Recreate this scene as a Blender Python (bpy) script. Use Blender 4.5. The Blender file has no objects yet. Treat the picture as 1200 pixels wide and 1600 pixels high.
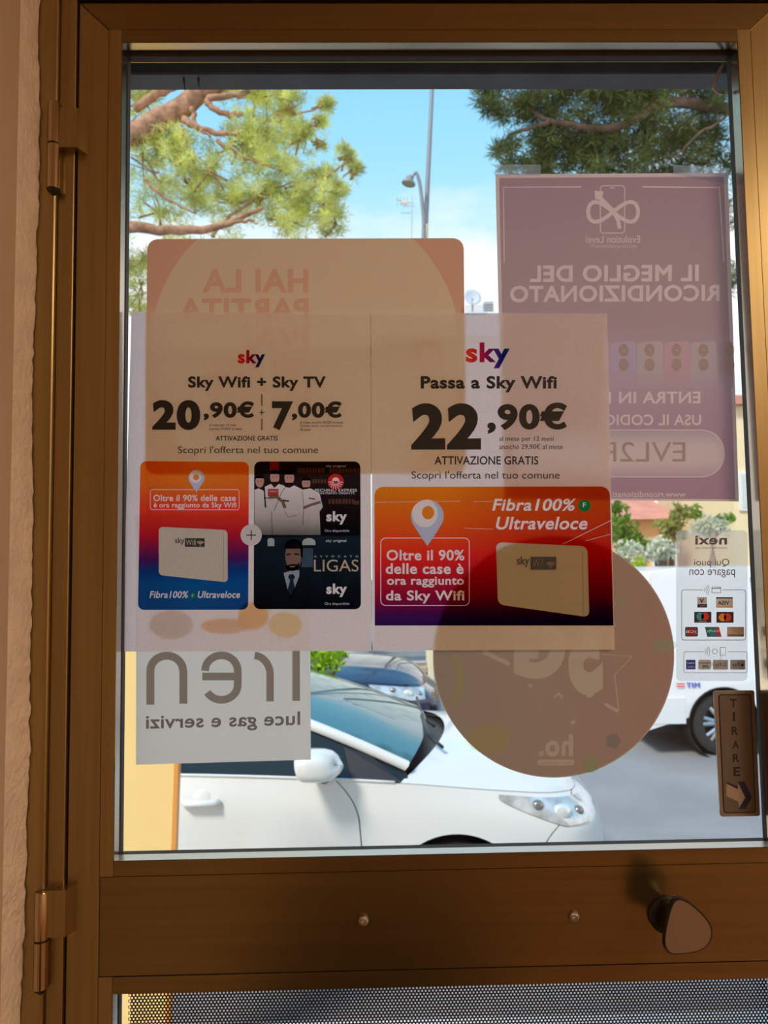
import bpy, math, random
import numpy as np
from mathutils import Vector, Matrix
from mathutils.geometry import delaunay_2d_cdt

scene = bpy.context.scene
COL = scene.collection
random.seed(7)
RNG = np.random.default_rng(11)

# ------------------------------------------------------------------ camera
F_PX = 1150.0                                   # focal length in pixels of the 1200x1600 frame
CAM = np.array([-0.0860, -0.9148, 0.3432])
PITCH, YAW, ROLL = 0.066739, 0.018526, -0.013949
_fw = np.array([math.sin(YAW) * math.cos(PITCH), math.cos(YAW) * math.cos(PITCH), math.sin(PITCH)])
_r0 = np.array([math.cos(YAW), -math.sin(YAW), 0.0])
_u0 = np.cross(_r0, _fw)
RIGHT = math.cos(ROLL) * _r0 + math.sin(ROLL) * _u0
UP = -math.sin(ROLL) * _r0 + math.cos(ROLL) * _u0
FWD = _fw
cam_data = bpy.data.cameras.new('camera')
cam_data.sensor_fit = 'VERTICAL'
cam_data.sensor_height = 36.0
cam_data.sensor_width = 27.0
cam_data.lens = F_PX / 1600.0 * 36.0
cam_data.clip_start = 0.02
cam_data.clip_end = 500
cam_data.dof.use_dof = True
cam_data.dof.focus_distance = 0.92
cam_data.dof.aperture_fstop = 9.0
cam = bpy.data.objects.new('camera', cam_data)
COL.objects.link(cam)
cam.matrix_world = Matrix(((RIGHT[0], UP[0], -FWD[0], CAM[0]), (RIGHT[1], UP[1], -FWD[1], CAM[1]),
                           (RIGHT[2], UP[2], -FWD[2], CAM[2]), (0, 0, 0, 1)))
scene.camera = cam

# ------------------------------------------------------------------ exposure
vs = scene.view_settings
vs.view_transform = 'Standard'
vs.look = 'None'
vs.exposure = 0.0
vs.gamma = 1.0
vs.use_curve_mapping = False
scene.cycles.transparent_max_bounces = 32
scene.cycles.max_bounces = 16
scene.cycles.diffuse_bounces = 6
scene.cycles.transmission_bounces = 12
scene.cycles.sample_clamp_indirect = 6.0

# ------------------------------------------------------------------ sky
world = bpy.data.worlds.new('sky')
scene.world = world
world.use_nodes = True
wt = world.node_tree
wt.nodes.clear()
w_out = wt.nodes.new('ShaderNodeOutputWorld')
w_bg = wt.nodes.new('ShaderNodeBackground')
w_tc = wt.nodes.new('ShaderNodeTexCoord')
w_sep = wt.nodes.new('ShaderNodeSeparateXYZ')
wt.links.new(w_tc.outputs['Generated'], w_sep.inputs[0])
w_ramp = wt.nodes.new('ShaderNodeValToRGB')
els = w_ramp.color_ramp.elements
els[0].position, els[0].color = 0.0, (0.72, 0.88, 1.0, 1)
els[1].position, els[1].color = 1.0, (0.09, 0.34, 0.80, 1)
for pos, c in ((0.36, (0.55, 0.86, 1.0, 1)), (0.50, (0.34, 0.73, 1.0, 1)), (0.60, (0.25, 0.64, 1.0, 1))):
    e = els.new(pos)
    e.color = c
wt.links.new(w_sep.outputs['Z'], w_ramp.inputs[0])
w_noise = wt.nodes.new('ShaderNodeTexNoise')
w_noise.inputs['Scale'].default_value = 3.2
w_noise.inputs['Detail'].default_value = 6.0
w_map = wt.nodes.new('ShaderNodeMapping')
w_map.inputs['Scale'].default_value = (1.0, 1.0, 2.6)
w_map.inputs['Location'].default_value = (0.35, 0.0, 0.2)
wt.links.new(w_tc.outputs['Generated'], w_map.inputs[0])
wt.links.new(w_map.outputs[0], w_noise.inputs['Vector'])
w_low = wt.nodes.new('ShaderNodeMapRange')       # clouds bank up towards the horizon
w_low.inputs[1].default_value, w_low.inputs[2].default_value = 0.34, 0.49
w_low.inputs[3].default_value, w_low.inputs[4].default_value = 0.42, -0.10
wt.links.new(w_sep.outputs['Z'], w_low.inputs[0])
w_add = wt.nodes.new('ShaderNodeMath')
w_add.operation = 'ADD'
wt.links.new(w_noise.outputs['Fac'], w_add.inputs[0])
wt.links.new(w_low.outputs[0], w_add.inputs[1])
w_thr = wt.nodes.new('ShaderNodeMapRange')
w_thr.inputs[1].default_value, w_thr.inputs[2].default_value = 0.56, 0.82
wt.links.new(w_add.outputs[0], w_thr.inputs[0])
w_mix = wt.nodes.new('ShaderNodeMix')
w_mix.data_type = 'RGBA'
wt.links.new(w_thr.outputs[0], w_mix.inputs[0])
wt.links.new(w_ramp.outputs[0], w_mix.inputs[6])
w_mix.inputs[7].default_value = (0.98, 1.0, 1.02, 1)
wt.links.new(w_mix.outputs[2], w_bg.inputs['Color'])
w_bg.inputs['Strength'].default_value = 1.14
wt.links.new(w_bg.outputs[0], w_out.inputs[0])

# ------------------------------------------------------------------ sun (from behind the shop, over the left shoulder)
sun_data = bpy.data.lights.new('sun', 'SUN')
sun_data.energy = 3.3
sun_data.color = (1.0, 0.95, 0.86)
sun_data.angle = 0.22
sun = bpy.data.objects.new('sun', sun_data)
COL.objects.link(sun)
sun.rotation_euler = Vector((0.46, 0.52, -0.78)).to_track_quat('-Z', 'Y').to_euler()
sun.location = (-6, -6, 12)

# ------------------------------------------------------------------ helpers
def ray(px, py):
    return FWD + RIGHT * (px - 600.0) / F_PX - UP * (py - 800.0) / F_PX

def at(px, py, Y):
    d = ray(px, py)
    return CAM + d * (Y - CAM[1]) / d[1]

def V(px, py, Y):
    return tuple(at(px, py, Y))

WORLD_LOC = {}

def tag(o, label=None, cat=None, group=None, kind=None):
    if label: o['label'] = label
    if cat: o['category'] = cat
    if group: o['group'] = group
    if kind: o['kind'] = kind
    return o

def empty(name, loc):
    o = bpy.data.objects.new(name, None)
    o.empty_display_size = 0.05
    COL.objects.link(o)
    o.location = loc
    WORLD_LOC[o.name] = Vector(loc)
    return o

def mesh_obj(name, verts, faces, mat, parent=None, smooth=False, smooth_angle=None):
    """One mesh object from world-space vertices; its origin goes to the middle of its own base."""
    vv = np.asarray(verts, float).reshape(-1, 3)
    c = Vector(((vv[:, 0].min() + vv[:, 0].max()) / 2, (vv[:, 1].min() + vv[:, 1].max()) / 2, vv[:, 2].min()))
    vv = vv - np.array(c)
    me = bpy.data.meshes.new(name)
    me.from_pydata([tuple(v) for v in vv], [], [tuple(int(i) for i in f) for f in faces])
    me.update()
    if mat is not None:
        me.materials.append(mat)
    if smooth:
        me.polygons.foreach_set('use_smooth', [True] * len(me.polygons))
        if smooth_angle:
            me.set_sharp_from_angle(angle=math.radians(smooth_angle))
    o = bpy.data.objects.new(name, me)
    COL.objects.link(o)
    if parent is not None:
        o.parent = parent
        o.location = c - WORLD_LOC[parent.name]
    else:
        o.location = c
    WORLD_LOC[o.name] = c
    return o

class MB:
    """Collects shapes of ONE object."""
    def __init__(self):
        self.v, self.f = [], []
    def add(self, v, f):
        n = len(self.v)
        self.v += [tuple(p) for p in v]
        self.f += [tuple(i + n for i in q) for q in f]
        return self
    def box(self, a, b, bev=0.0):
        (x0, y0, z0), (x1, y1, z1) = a, b
        if x0 > x1: x0, x1 = x1, x0
        if y0 > y1: y0, y1 = y1, y0
        if z0 > z1: z0, z1 = z1, z0
        if bev <= 0:
            v = [(x, y, z) for z in (z0, z1) for y in (y0, y1) for x in (x0, x1)]
            f = [(0, 2, 3, 1), (4, 5, 7, 6), (0, 1, 5, 4), (2, 6, 7, 3), (0, 4, 6, 2), (1, 3, 7, 5)]
            return self.add(v, f)
        v, idx = [], {}
        for sx in (0, 1):
            for sy in (0, 1):
                for sz in (0, 1):
                    c = [(x0, x1)[sx], (y0, y1)[sy], (z0, z1)[sz]]
                    d = [bev if s == 0 else -bev for s in (sx, sy, sz)]
                    for ax in range(3):      # vertex lying on the face of axis ax
                        p = [c[k] + (0 if k == ax else d[k]) for k in range(3)]
                        idx[(sx, sy, sz, ax)] = len(v)
                        v.append(tuple(p))
        f = []
        for ax in range(3):
            o1, o2 = [k for k in range(3) if k != ax]
            for s in (0, 1):
                q = []
                for (a1, a2) in ((0, 0), (1, 0), (1, 1), (0, 1)):
                    key = [0, 0, 0]
                    key[ax], key[o1], key[o2] = s, a1, a2
                    q.append(idx[tuple(key) + (ax,)])
                f.append(q if (s == 1) == (ax != 1) else q[::-1])
        for ax in range(3):                  # edge bevels
            o1, o2 = [k for k in range(3) if k != ax]
            for a1 in (0, 1):
                for a2 in (0, 1):
                    q = []
                    for s, fa in ((0, o1), (1, o1), (1, o2), (0, o2)):
                        key = [0, 0, 0]
                        key[ax], key[o1], key[o2] = s, a1, a2
                        q.append(idx[tuple(key) + (fa,)])
                    f.append(q)
        for sx in (0, 1):
            for sy in (0, 1):
                for sz in (0, 1):
                    f.append([idx[(sx, sy, sz, k)] for k in range(3)])
        return self.add(v, f)
    def tube(self, pts, r, n=8, cap=True):
        pts = [Vector(p) for p in pts]
        rs = r if hasattr(r, '__len__') else [r] * len(pts)
        rings = []
        ref = None
        for i, p in enumerate(pts):
            t = (pts[min(i + 1, len(pts) - 1)] - pts[max(i - 1, 0)]).normalized()
            if ref is None:
                ref = Vector((0, 0, 1)) if abs(t.z) < 0.9 else Vector((1, 0, 0))
            a = t.cross(ref).normalized()
            b = a.cross(t).normalized()
            ref = b
            rings.append([p + (a * math.cos(k * 2 * math.pi / n) + b * math.sin(k * 2 * math.pi / n)) * rs[i] for k in range(n)])
        v = [q for ring in rings for q in ring]
        f = [(i * n + k, i * n + (k + 1) % n, (i + 1) * n + (k + 1) % n, (i + 1) * n + k) for i in range(len(pts) - 1) for k in range(n)]
        if cap:
            f.append(tuple(range(n))[::-1])
            f.append(tuple((len(pts) - 1) * n + k for k in range(n)))
        return self.add(v, f)
    def lathe(self, prof, c, axis, n=32, cap=True):
        """prof: list of (radius, distance along axis)."""
        axis = Vector(axis).normalized()
        ref = Vector((0, 0, 1)) if abs(axis.z) < 0.9 else Vector((1, 0, 0))
        a = axis.cross(ref).normalized()
        b = axis.cross(a)
        c = Vector(c)
        v = [c + axis * d + (a * math.cos(k * 2 * math.pi / n) + b * math.sin(k * 2 * math.pi / n)) * max(r, 1e-5) for r, d in prof for k in range(n)]
        f = [(i * n + k, i * n + (k + 1) % n, (i + 1) * n + (k + 1) % n, (i + 1) * n + k) for i in range(len(prof) - 1) for k in range(n)]
        if cap and prof[0][0] > 1e-4: f.append(tuple(range(n))[::-1])
        if cap and prof[-1][0] > 1e-4: f.append(tuple((len(prof) - 1) * n + k for k in range(n)))
        return self.add(v, f)
    def grid(self, P):
        P = np.asarray(P)
        a, b = P.shape[:2]
        f = [(i * b + j, i * b + j + 1, (i + 1) * b + j + 1, (i + 1) * b + j) for i in range(a - 1) for j in range(b - 1)]
        return self.add(P.reshape(-1, 3), f)
    def prism(self, poly, d):
        """poly: list of 3-D points; extruded by vector d."""
        n = len(poly)
        d = Vector(d)
        v = [Vector(p) for p in poly] + [Vector(p) + d for p in poly]
        f = [tuple(range(n)), tuple(range(2 * n - 1, n - 1, -1))]
        f += [(k, k + n, (k + 1) % n + n, (k + 1) % n) for k in range(n)]
        return self.add(v, f)
    def ball(self, c, r, n=10, m=7):
        rr = r if hasattr(r, '__len__') else (r, r, r)
        v, f = [], []
        for i in range(m + 1):
            th = math.pi * i / m
            for k in range(n):
                ph = 2 * math.pi * k / n
                v.append((c[0] + rr[0] * math.sin(th) * math.cos(ph), c[1] + rr[1] * math.sin(th) * math.sin(ph), c[2] + rr[2] * math.cos(th)))
        for i in range(m):
            for k in range(n):
                f.append((i * n + k, (i + 1) * n + k, (i + 1) * n + (k + 1) % n, i * n + (k + 1) % n))
        return self.add(v, f)
    def build(self, name, mat, parent=None, smooth=False, smooth_angle=None):
        return mesh_obj(name, self.v, self.f, mat, parent, smooth, smooth_angle)

# ------------------------------------------------------------------ materials
def nodes_of(name):
    m = bpy.data.materials.new(name)
    m.use_nodes = True
    return m, m.node_tree

def pbr(name, col, rough=0.5, metal=0.0, spec=0.5, coat=0.0, var=0.0, vscale=8.0, bump=0.0, bscale=60.0, stretch=None, emis=None):
    m, t = nodes_of(name)
    b = t.nodes['Principled BSDF']
    b.inputs['Base Color'].default_value = (*col, 1)
    b.inputs['Roughness'].default_value = rough
    b.inputs['Metallic'].default_value = metal
    b.inputs['Specular IOR Level'].default_value = spec
    b.inputs['Coat Weight'].default_value = coat
    b.inputs['Coat Roughness'].default_value = 0.04
    if emis:
        b.inputs['Emission Color'].default_value = (*emis[0], 1)
        b.inputs['Emission Strength'].default_value = emis[1]
    if var > 0 or bump > 0:
        tc = t.nodes.new('ShaderNodeTexCoord')
        mp = t.nodes.new('ShaderNodeMapping')
        if stretch: mp.inputs['Scale'].default_value = stretch
        t.links.new(tc.outputs['Object'], mp.inputs[0])
    if var > 0:
        nz = t.nodes.new('ShaderNodeTexNoise')
        nz.inputs['Scale'].default_value = vscale
        nz.inputs['Detail'].default_value = 5
        t.links.new(mp.outputs[0], nz.inputs['Vector'])
        r = t.nodes.new('ShaderNodeMapRange')
        r.inputs[1].default_value, r.inputs[2].default_value = 0.3, 0.7
        r.inputs[3].default_value, r.inputs[4].default_value = 1 - var, 1 + var
        t.links.new(nz.outputs['Fac'], r.inputs[0])
        mx = t.nodes.new('ShaderNodeVectorMath')
        mx.operation = 'SCALE'
        mx.inputs[0].default_value = col
        t.links.new(r.outputs[0], mx.inputs['Scale'])
        t.links.new(mx.outputs[0], b.inputs['Base Color'])
    if bump > 0:
        nb = t.nodes.new('ShaderNodeTexNoise')
        nb.inputs['Scale'].default_value = bscale
        nb.inputs['Detail'].default_value = 4
        t.links.new(mp.outputs[0], nb.inputs['Vector'])
        bp = t.nodes.new('ShaderNodeBump')
        bp.inputs['Strength'].default_value = bump
        bp.inputs['Distance'].default_value = 0.01
        t.links.new(nb.outputs['Fac'], bp.inputs['Height'])
        t.links.new(bp.outputs[0], b.inputs['Normal'])
    return m

def paper(name, refl, trans, grain=0.0, gscale=900.0):
    """A sheet that reflects the room light and lets daylight through."""
    m, t = nodes_of(name)
    t.nodes.clear()
    out = t.nodes.new('ShaderNodeOutputMaterial')
    d = t.nodes.new('ShaderNodeBsdfDiffuse')
    d.inputs['Color'].default_value = (*refl, 1)
    tr = t.nodes.new('ShaderNodeBsdfTranslucent')
    tr.inputs['Color'].default_value = (*trans, 1)
    if grain > 0:
        tc = t.nodes.new('ShaderNodeTexCoord')
        nz = t.nodes.new('ShaderNodeTexNoise')
        nz.inputs['Scale'].default_value = gscale
        nz.inputs['Detail'].default_value = 2
        t.links.new(tc.outputs['Object'], nz.inputs['Vector'])
        r = t.nodes.new('ShaderNodeMapRange')
        r.inputs[1].default_value, r.inputs[2].default_value = 0.3, 0.7
        r.inputs[3].default_value, r.inputs[4].default_value = 1 - grain, 1 + grain
        t.links.new(nz.outputs['Fac'], r.inputs[0])
        mx = t.nodes.new('ShaderNodeVectorMath')
        mx.operation = 'SCALE'
        mx.inputs[0].default_value = trans
        t.links.new(r.outputs[0], mx.inputs['Scale'])
        t.links.new(mx.outputs[0], tr.inputs['Color'])
    ad = t.nodes.new('ShaderNodeAddShader')
    t.links.new(d.outputs[0], ad.inputs[0])
    t.links.new(tr.outputs[0], ad.inputs[1])
    t.links.new(ad.outputs[0], out.inputs[0])
    return m

def ink(name, col=None, ramp=None, axis='Z', ramp2=None):
    """Printing ink: a coloured filter on the paper. ramp: [(pos, rgb)] along the print's own height or width."""
    m, t = nodes_of(name)
    t.nodes.clear()
    out = t.nodes.new('ShaderNodeOutputMaterial')
    tr = t.nodes.new('ShaderNodeBsdfTransparent')
    if ramp is None:
        tr.inputs['Color'].default_value = (*col, 1)
    else:
        tc = t.nodes.new('ShaderNodeTexCoord')
        sp = t.nodes.new('ShaderNodeSeparateXYZ')
        t.links.new(tc.outputs['Generated'], sp.inputs[0])
        def mk(rp, ax):
            cr = t.nodes.new('ShaderNodeValToRGB')
            e = cr.color_ramp.elements
            while len(e) > 1: e.remove(e[-1])
            e[0].position, e[0].color = rp[0][0], (*rp[0][1], 1)
            for p, c in rp[1:]:
                q = e.new(p)
                q.color = (*c, 1)
            t.links.new(sp.outputs[ax], cr.inputs[0])
            return cr.outputs[0]
        o1 = mk(ramp, axis)
        if ramp2:
            o2 = mk(ramp2, 'X' if axis == 'Z' else 'Z')
            mx = t.nodes.new('ShaderNodeMix')
            mx.data_type = 'RGBA'
            mx.blend_type = 'MULTIPLY'
            mx.inputs[0].default_value = 1
            t.links.new(o1, mx.inputs[6])
            t.links.new(o2, mx.inputs[7])
            o1 = mx.outputs[2]
        t.links.new(o1, tr.inputs['Color'])
    t.links.new(tr.outputs[0], out.inputs[0])
    return m

def thin_glass(name, tint=(1, 1, 1), refl=0.06, rough=0.0, haze=0.0):
    m, t = nodes_of(name)
    t.nodes.clear()
    out = t.nodes.new('ShaderNodeOutputMaterial')
    tr = t.nodes.new('ShaderNodeBsdfTransparent')
    tr.inputs['Color'].default_value = (*tint, 1)
    gl = t.nodes.new('ShaderNodeBsdfGlossy')
    gl.inputs['Roughness'].default_value = rough
    fr = t.nodes.new('ShaderNodeFresnel')
    fr.inputs['IOR'].default_value = 1.3
    mx = t.nodes.new('ShaderNodeMixShader')
    t.links.new(fr.outputs[0], mx.inputs[0])
    t.links.new(tr.outputs[0], mx.inputs[1])
    t.links.new(gl.outputs[0], mx.inputs[2])
    last = mx
    if haze > 0:
        tl = t.nodes.new('ShaderNodeBsdfTranslucent')
        tl.inputs['Color'].default_value = (0.95, 0.95, 0.97, 1)
        m2 = t.nodes.new('ShaderNodeMixShader')
        m2.inputs[0].default_value = haze
        t.links.new(mx.outputs[0], m2.inputs[1])
        t.links.new(tl.outputs[0], m2.inputs[2])
        last = m2
    t.links.new(last.outputs[0], out.inputs[0])
    return m

# ------------------------------------------------------------------ lettering and flat print
CHARS = sorted(set("ABCDEFGHIJKLMNOPQRSTUVWXYZabcdefghijklmnopqrstuvwxyz0123456789,.+%€?'éè "))
GLYPH, ADV = {}, {}

def load_glyphs():
    tmp = {}
    def t(s):
        c = bpy.data.curves.new('tmp', 'FONT')
        c.body = s
        o = bpy.data.objects.new('tmp', c)
        COL.objects.link(o)
        return o
    for ch in CHARS:
        tmp[ch] = (t(ch), t('H' + ch + 'H'))
    hh = t('HH')
    bpy.context.view_layer.update()
    dg = bpy.context.evaluated_depsgraph_get()
    def contours(o):
        cu = o.to_curve(dg, apply_modifiers=False)
        res = []
        for s in cu.splines:
            if s.type != 'BEZIER': continue
            bp = s.bezier_points
            pts = []
            for i in range(len(bp)):
                a, b = bp[i], bp[(i + 1) % len(bp)]
                p0, p1, p2, p3 = [np.array(q)[:2] for q in (a.co, a.handle_right, b.handle_left, b.co)]
                d = p3 - p0
                L = np.hypot(*d)
                if L < 1e-6: continue
                dev = max(abs(np.cross(d, p1 - p0)), abs(np.cross(d, p2 - p0))) / L
                n = 1 if dev < 0.004 else (4 if dev < 0.08 else 6)
                for k in range(n):
                    u = k / n
                    pts.append((1 - u) ** 3 * p0 + 3 * u * (1 - u) ** 2 * p1 + 3 * u * u * (1 - u) * p2 + u ** 3 * p3)
            if len(pts) > 2: res.append(np.array(pts))
        o.to_curve_clear()
        return res
    def xmax(cs): return max(c[:, 0].max() for c in cs)
    whh = xmax(contours(hh))
    for ch in CHARS:
        GLYPH[ch] = contours(tmp[ch][0]) if ch != ' ' else []
        ADV[ch] = xmax(contours(tmp[ch][1])) - whh
    for o in [hh] + [q for p in tmp.values() for q in p]:
        c = o.data
        bpy.data.objects.remove(o)
        bpy.data.curves.remove(c)

import warnings
warnings.filterwarnings('ignore')
load_glyphs()

def area2(c):
    x, y = c[:, 0], c[:, 1]
    return np.sum(x * np.roll(y, -1) - np.roll(x, -1) * y)

def embolden(cs, off):
    if off == 0: return cs
    sgn = 1.0 if sum(area2(c) for c in cs) > 0 else -1.0
    res = []
    for c in cs:
        keep = np.hypot(*(c - np.roll(c, 1, 0)).T) > 1e-5
        c = c[keep]
        e0 = c - np.roll(c, 1, 0)
        e1 = np.roll(c, -1, 0) - c
        n0 = np.stack([e0[:, 1], -e0[:, 0]], -1) / np.hypot(*e0.T)[:, None]
        n1 = np.stack([e1[:, 1], -e1[:, 0]], -1) / np.hypot(*e1.T)[:, None]
        m = n0 + n1
        k = np.maximum((m * m).sum(1), 0.8)
        res.append(c + sgn * off * 2 * m / k[:, None])
    return res

def text_contours(s, box, mirror=False, bold=0.0, shear=0.0, dy=0.0, track=0.0):
    """Letter outlines fitted to a pixel box (x0, y0, x1, y1); dy lifts or drops the right-hand end."""
    x = 0.0
    out = []
    for ch in s:
        out += [c + np.array([x, 0]) for c in embolden(GLYPH[ch], bold)]
        x += ADV[ch] + 1.2 * bold + track
    if shear: out = [np.stack([c[:, 0] + shear * c[:, 1], c[:, 1]], -1) for c in out]
    a = np.concatenate(out)
    lo, hi = a.min(0), a.max(0)
    x0, y0, x1, y1 = box
    res = []
    for c in out:
        u = (c[:, 0] - lo[0]) / (hi[0] - lo[0])
        if mirror: u = 1 - u
        v = (c[:, 1] - lo[1]) / (hi[1] - lo[1])
        res.append(np.stack([x0 + u * (x1 - x0), y1 - v * (y1 - y0) + dy * u], -1))
    return res

def winding(P, contours):
    w = np.zeros(len(P))
    for c in contours:
        a, b = c, np.roll(c, -1, 0)
        ay, by = a[:, 1][None], b[:, 1][None]
        py, pxx = P[:, 1][:, None], P[:, 0][:, None]
        side = (b[:, 0] - a[:, 0])[None] * (py - ay) - (pxx - a[:, 0][None]) * (by - ay)
        w += ((ay <= py) & (by > py) & (side > 0)).sum(1) - ((ay > py) & (by <= py) & (side < 0)).sum(1)
    return w

def fill(include, holes=()):
    """Robust filled outline in pixel space: triangles inside `include` and outside every group of `holes`."""
    pts, edges = [], []
    for c in list(include) + [c for h in holes for c in h]:
        n = len(pts)
        pts += [Vector((float(p[0]), float(p[1]))) for p in c]
        edges += [(n + k, n + (k + 1) % len(c)) for k in range(len(c))]
    vo, _, fo, _, _, _ = delaunay_2d_cdt(pts, edges, [], 0, 1e-4)
    vo = np.array([tuple(v) for v in vo])
    fo = np.array([f for f in fo if len(f) == 3])
    cen = vo[fo].mean(1)
    ok = winding(cen, include) != 0
    for h in holes:
        if len(h): ok &= winding(cen, h) == 0
    fo = fo[ok]
    used = np.unique(fo)
    remap = {int(k): i for i, k in enumerate(used)}
    return vo[used], [[remap[int(i)] for i in f] for f in fo]

def flat(name, include, Y, mat, parent, holes=()):
    """A flat printed shape (pixel outlines) laid on the plane y = Y."""
    v, f = fill(include, holes)
    w = [V(p[0], p[1], Y) for p in v]
    # face the camera side
    ff = []
    for t in f:
        a, b, c = (np.array(w[i]) for i in t)
        ff.append(t if np.cross(b - a, c - a)[1] < 0 else t[::-1])
    return mesh_obj(name, w, ff, mat, parent)

def text(name, s, box, Y, mat, parent, **k):
    return flat(name, text_contours(s, box, **k), Y, mat, parent)

def poly(*p):
    return np.array(p, float)

def quad_round(corners, r, which=(1, 1, 1, 1), n=6):
    """Rounded quadrilateral from four pixel corners."""
    c = [np.array(p, float) for p in corners]
    out = []
    for k in range(4):
        p, a, b = c[k], c[k - 1], c[(k + 1) % 4]
        if not which[k]:
            out.append(p)
            continue
        da, db = (a - p) / np.hypot(*(a - p)), (b - p) / np.hypot(*(b - p))
        for i in range(n + 1):
            t = i / n
            q0, q2 = p + da * r, p + db * r
            out.append((1 - t) ** 2 * q0 + 2 * t * (1 - t) * (p + (q0 + q2 - 2 * p) * 0.12) + t * t * q2)
    return np.array(out)

def rect(x0, y0, x1, y1, r=0.0, **k):
    cs = [(x0, y0), (x1, y0), (x1, y1), (x0, y1)]
    return quad_round(cs, r, **k) if r > 0 else poly(*cs)

def circle(cx, cy, rx, ry=None, n=40):
    ry = ry or rx
    a = np.arange(n) * 2 * math.pi / n
    return np.stack([cx + rx * np.cos(a), cy + ry * np.sin(a)], -1)

def arc(cx, cy, rx, ry, a0, a1, n=16):
    a = np.radians(np.linspace(a0, a1, n))
    return np.stack([cx + rx * np.cos(a), cy + ry * np.sin(a)], -1)

def stroke(pts, w):
    """Outline of a line of width w (pixels) along pts."""
    p = np.array(pts, float)
    t = np.gradient(p, axis=0) if len(p) > 2 else np.repeat((p[1] - p[0])[None], 2, 0)
    if len(p) > 2:
        t[0], t[-1] = p[1] - p[0], p[-1] - p[-2]
    n = np.stack([-t[:, 1], t[:, 0]], -1)
    n /= np.hypot(*n.T)[:, None] + 1e-9
    return np.concatenate([p + n * w / 2, (p - n * w / 2)[::-1]])

def ring(outer, w):
    """Closed outline band: outer loop and the same loop shrunk by w pixels."""
    c = outer.mean(0)
    d = outer - c
    lo, hi = d.min(0), d.max(0)
    s = ((hi - lo) - 2 * w) / (hi - lo)
    return outer, (c + (lo + hi) / 2 + (d - (lo + hi) / 2) * s)

# ------------------------------------------------------------------ materials of the shop
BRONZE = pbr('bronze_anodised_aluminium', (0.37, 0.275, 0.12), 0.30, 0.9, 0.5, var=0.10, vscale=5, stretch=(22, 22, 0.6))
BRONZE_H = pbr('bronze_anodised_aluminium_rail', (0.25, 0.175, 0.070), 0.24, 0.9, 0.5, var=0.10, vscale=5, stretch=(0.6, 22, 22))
HINGE = pbr('brushed_bronze', (0.50, 0.38, 0.23), 0.16, 1.0)
BLACK = pbr('black_plastic', (0.012, 0.010, 0.010), 0.35)
GASKET = pbr('black_rubber_gasket', (0.03, 0.028, 0.028), 0.6)
STEEL = pbr('steel_screw', (0.45, 0.40, 0.34), 0.3, 1.0, bump=0.4, bscale=400)
PLASTER = pbr('cream_plaster', (0.56, 0.43, 0.29), 0.85, var=0.05, vscale=4, bump=0.25, bscale=25)
PLASTER_EDGE = pbr('chalky_plaster_edge', (0.80, 0.68, 0.54), 0.9, var=0.08, vscale=30, bump=0.5, bscale=120)
ROOMWALL = pbr('warm_white_paint', (0.74, 0.62, 0.50), 0.85, var=0.03, vscale=2)
FLOORM = pbr('terracotta_floor', (0.30, 0.17, 0.10), 0.45, var=0.12, vscale=3)
CEILM = pbr('white_ceiling_paint', (0.78, 0.70, 0.60), 0.9)
GLASS = thin_glass('clear_glass')
FACADE = pbr('beige_render', (0.62, 0.52, 0.40), 0.9, var=0.06, vscale=3)
LAMP_ON = pbr('lamp_diffuser', (0.9, 0.85, 0.75), 0.5, emis=((1.0, 0.78, 0.58), 6.0))
LAMP_BODY = pbr('lamp_housing', (0.8, 0.78, 0.74), 0.4)
TILE = pbr('terracotta_tile', (0.40, 0.24, 0.15), 0.35, var=0.15, vscale=2)

# ------------------------------------------------------------------ the room
Yd = -0.030                                     # room-side face of the door
ROAD_Z, FLOOR_Z, CEIL_Z = -1.70, -1.05, 1.62
XL, XR, YB = -0.4895, 3.3, -4.2
def struct(o): o['kind'] = 'structure'; return o
struct(MB().box((XL - .15, YB - .1, FLOOR_Z - .1), (XR + .1, .16, FLOOR_Z)).build('floor', FLOORM))
struct(MB().box((XL - .15, YB - .1, CEIL_Z), (XR + .1, -.021, CEIL_Z + .12)).build('ceiling', CEILM))
struct(MB().box((XL - .15, YB, FLOOR_Z), (XL, Yd - .012, CEIL_Z)).build('wall_left', PLASTER))
struct(MB().box((XR, YB, FLOOR_Z), (XR + .12, -.021, CEIL_Z)).build('wall_right', ROOMWALL))
struct(MB().box((XL - .15, YB - .12, FLOOR_Z), (XR + .12, YB, CEIL_Z)).build('wall_back', ROOMWALL))
# wall around the door (left pier, right pier, lintel) and the parapet above
DX0, DX1, DZ1 = XL, 0.4895, 1.125
fw = MB().box((XL - .6, -.02, FLOOR_Z - .7), (DX0 - .001, .16, 1.80)).box((DX1, -.02, FLOOR_Z - .7), (XR + .3, .16, 1.80)) \
    .box((DX0, -.02, DZ1), (DX1, .16, 1.80)).box((DX0, -.02, FLOOR_Z - .7), (DX1, .16, FLOOR_Z - .1005))
struct(fw.build('wall_front', FACADE))
struct(MB().box((XL - .6, YB - .2, CEIL_Z + .121), (XR + .3, -.021, CEIL_Z + .18)).build('roof', FACADE))

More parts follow.
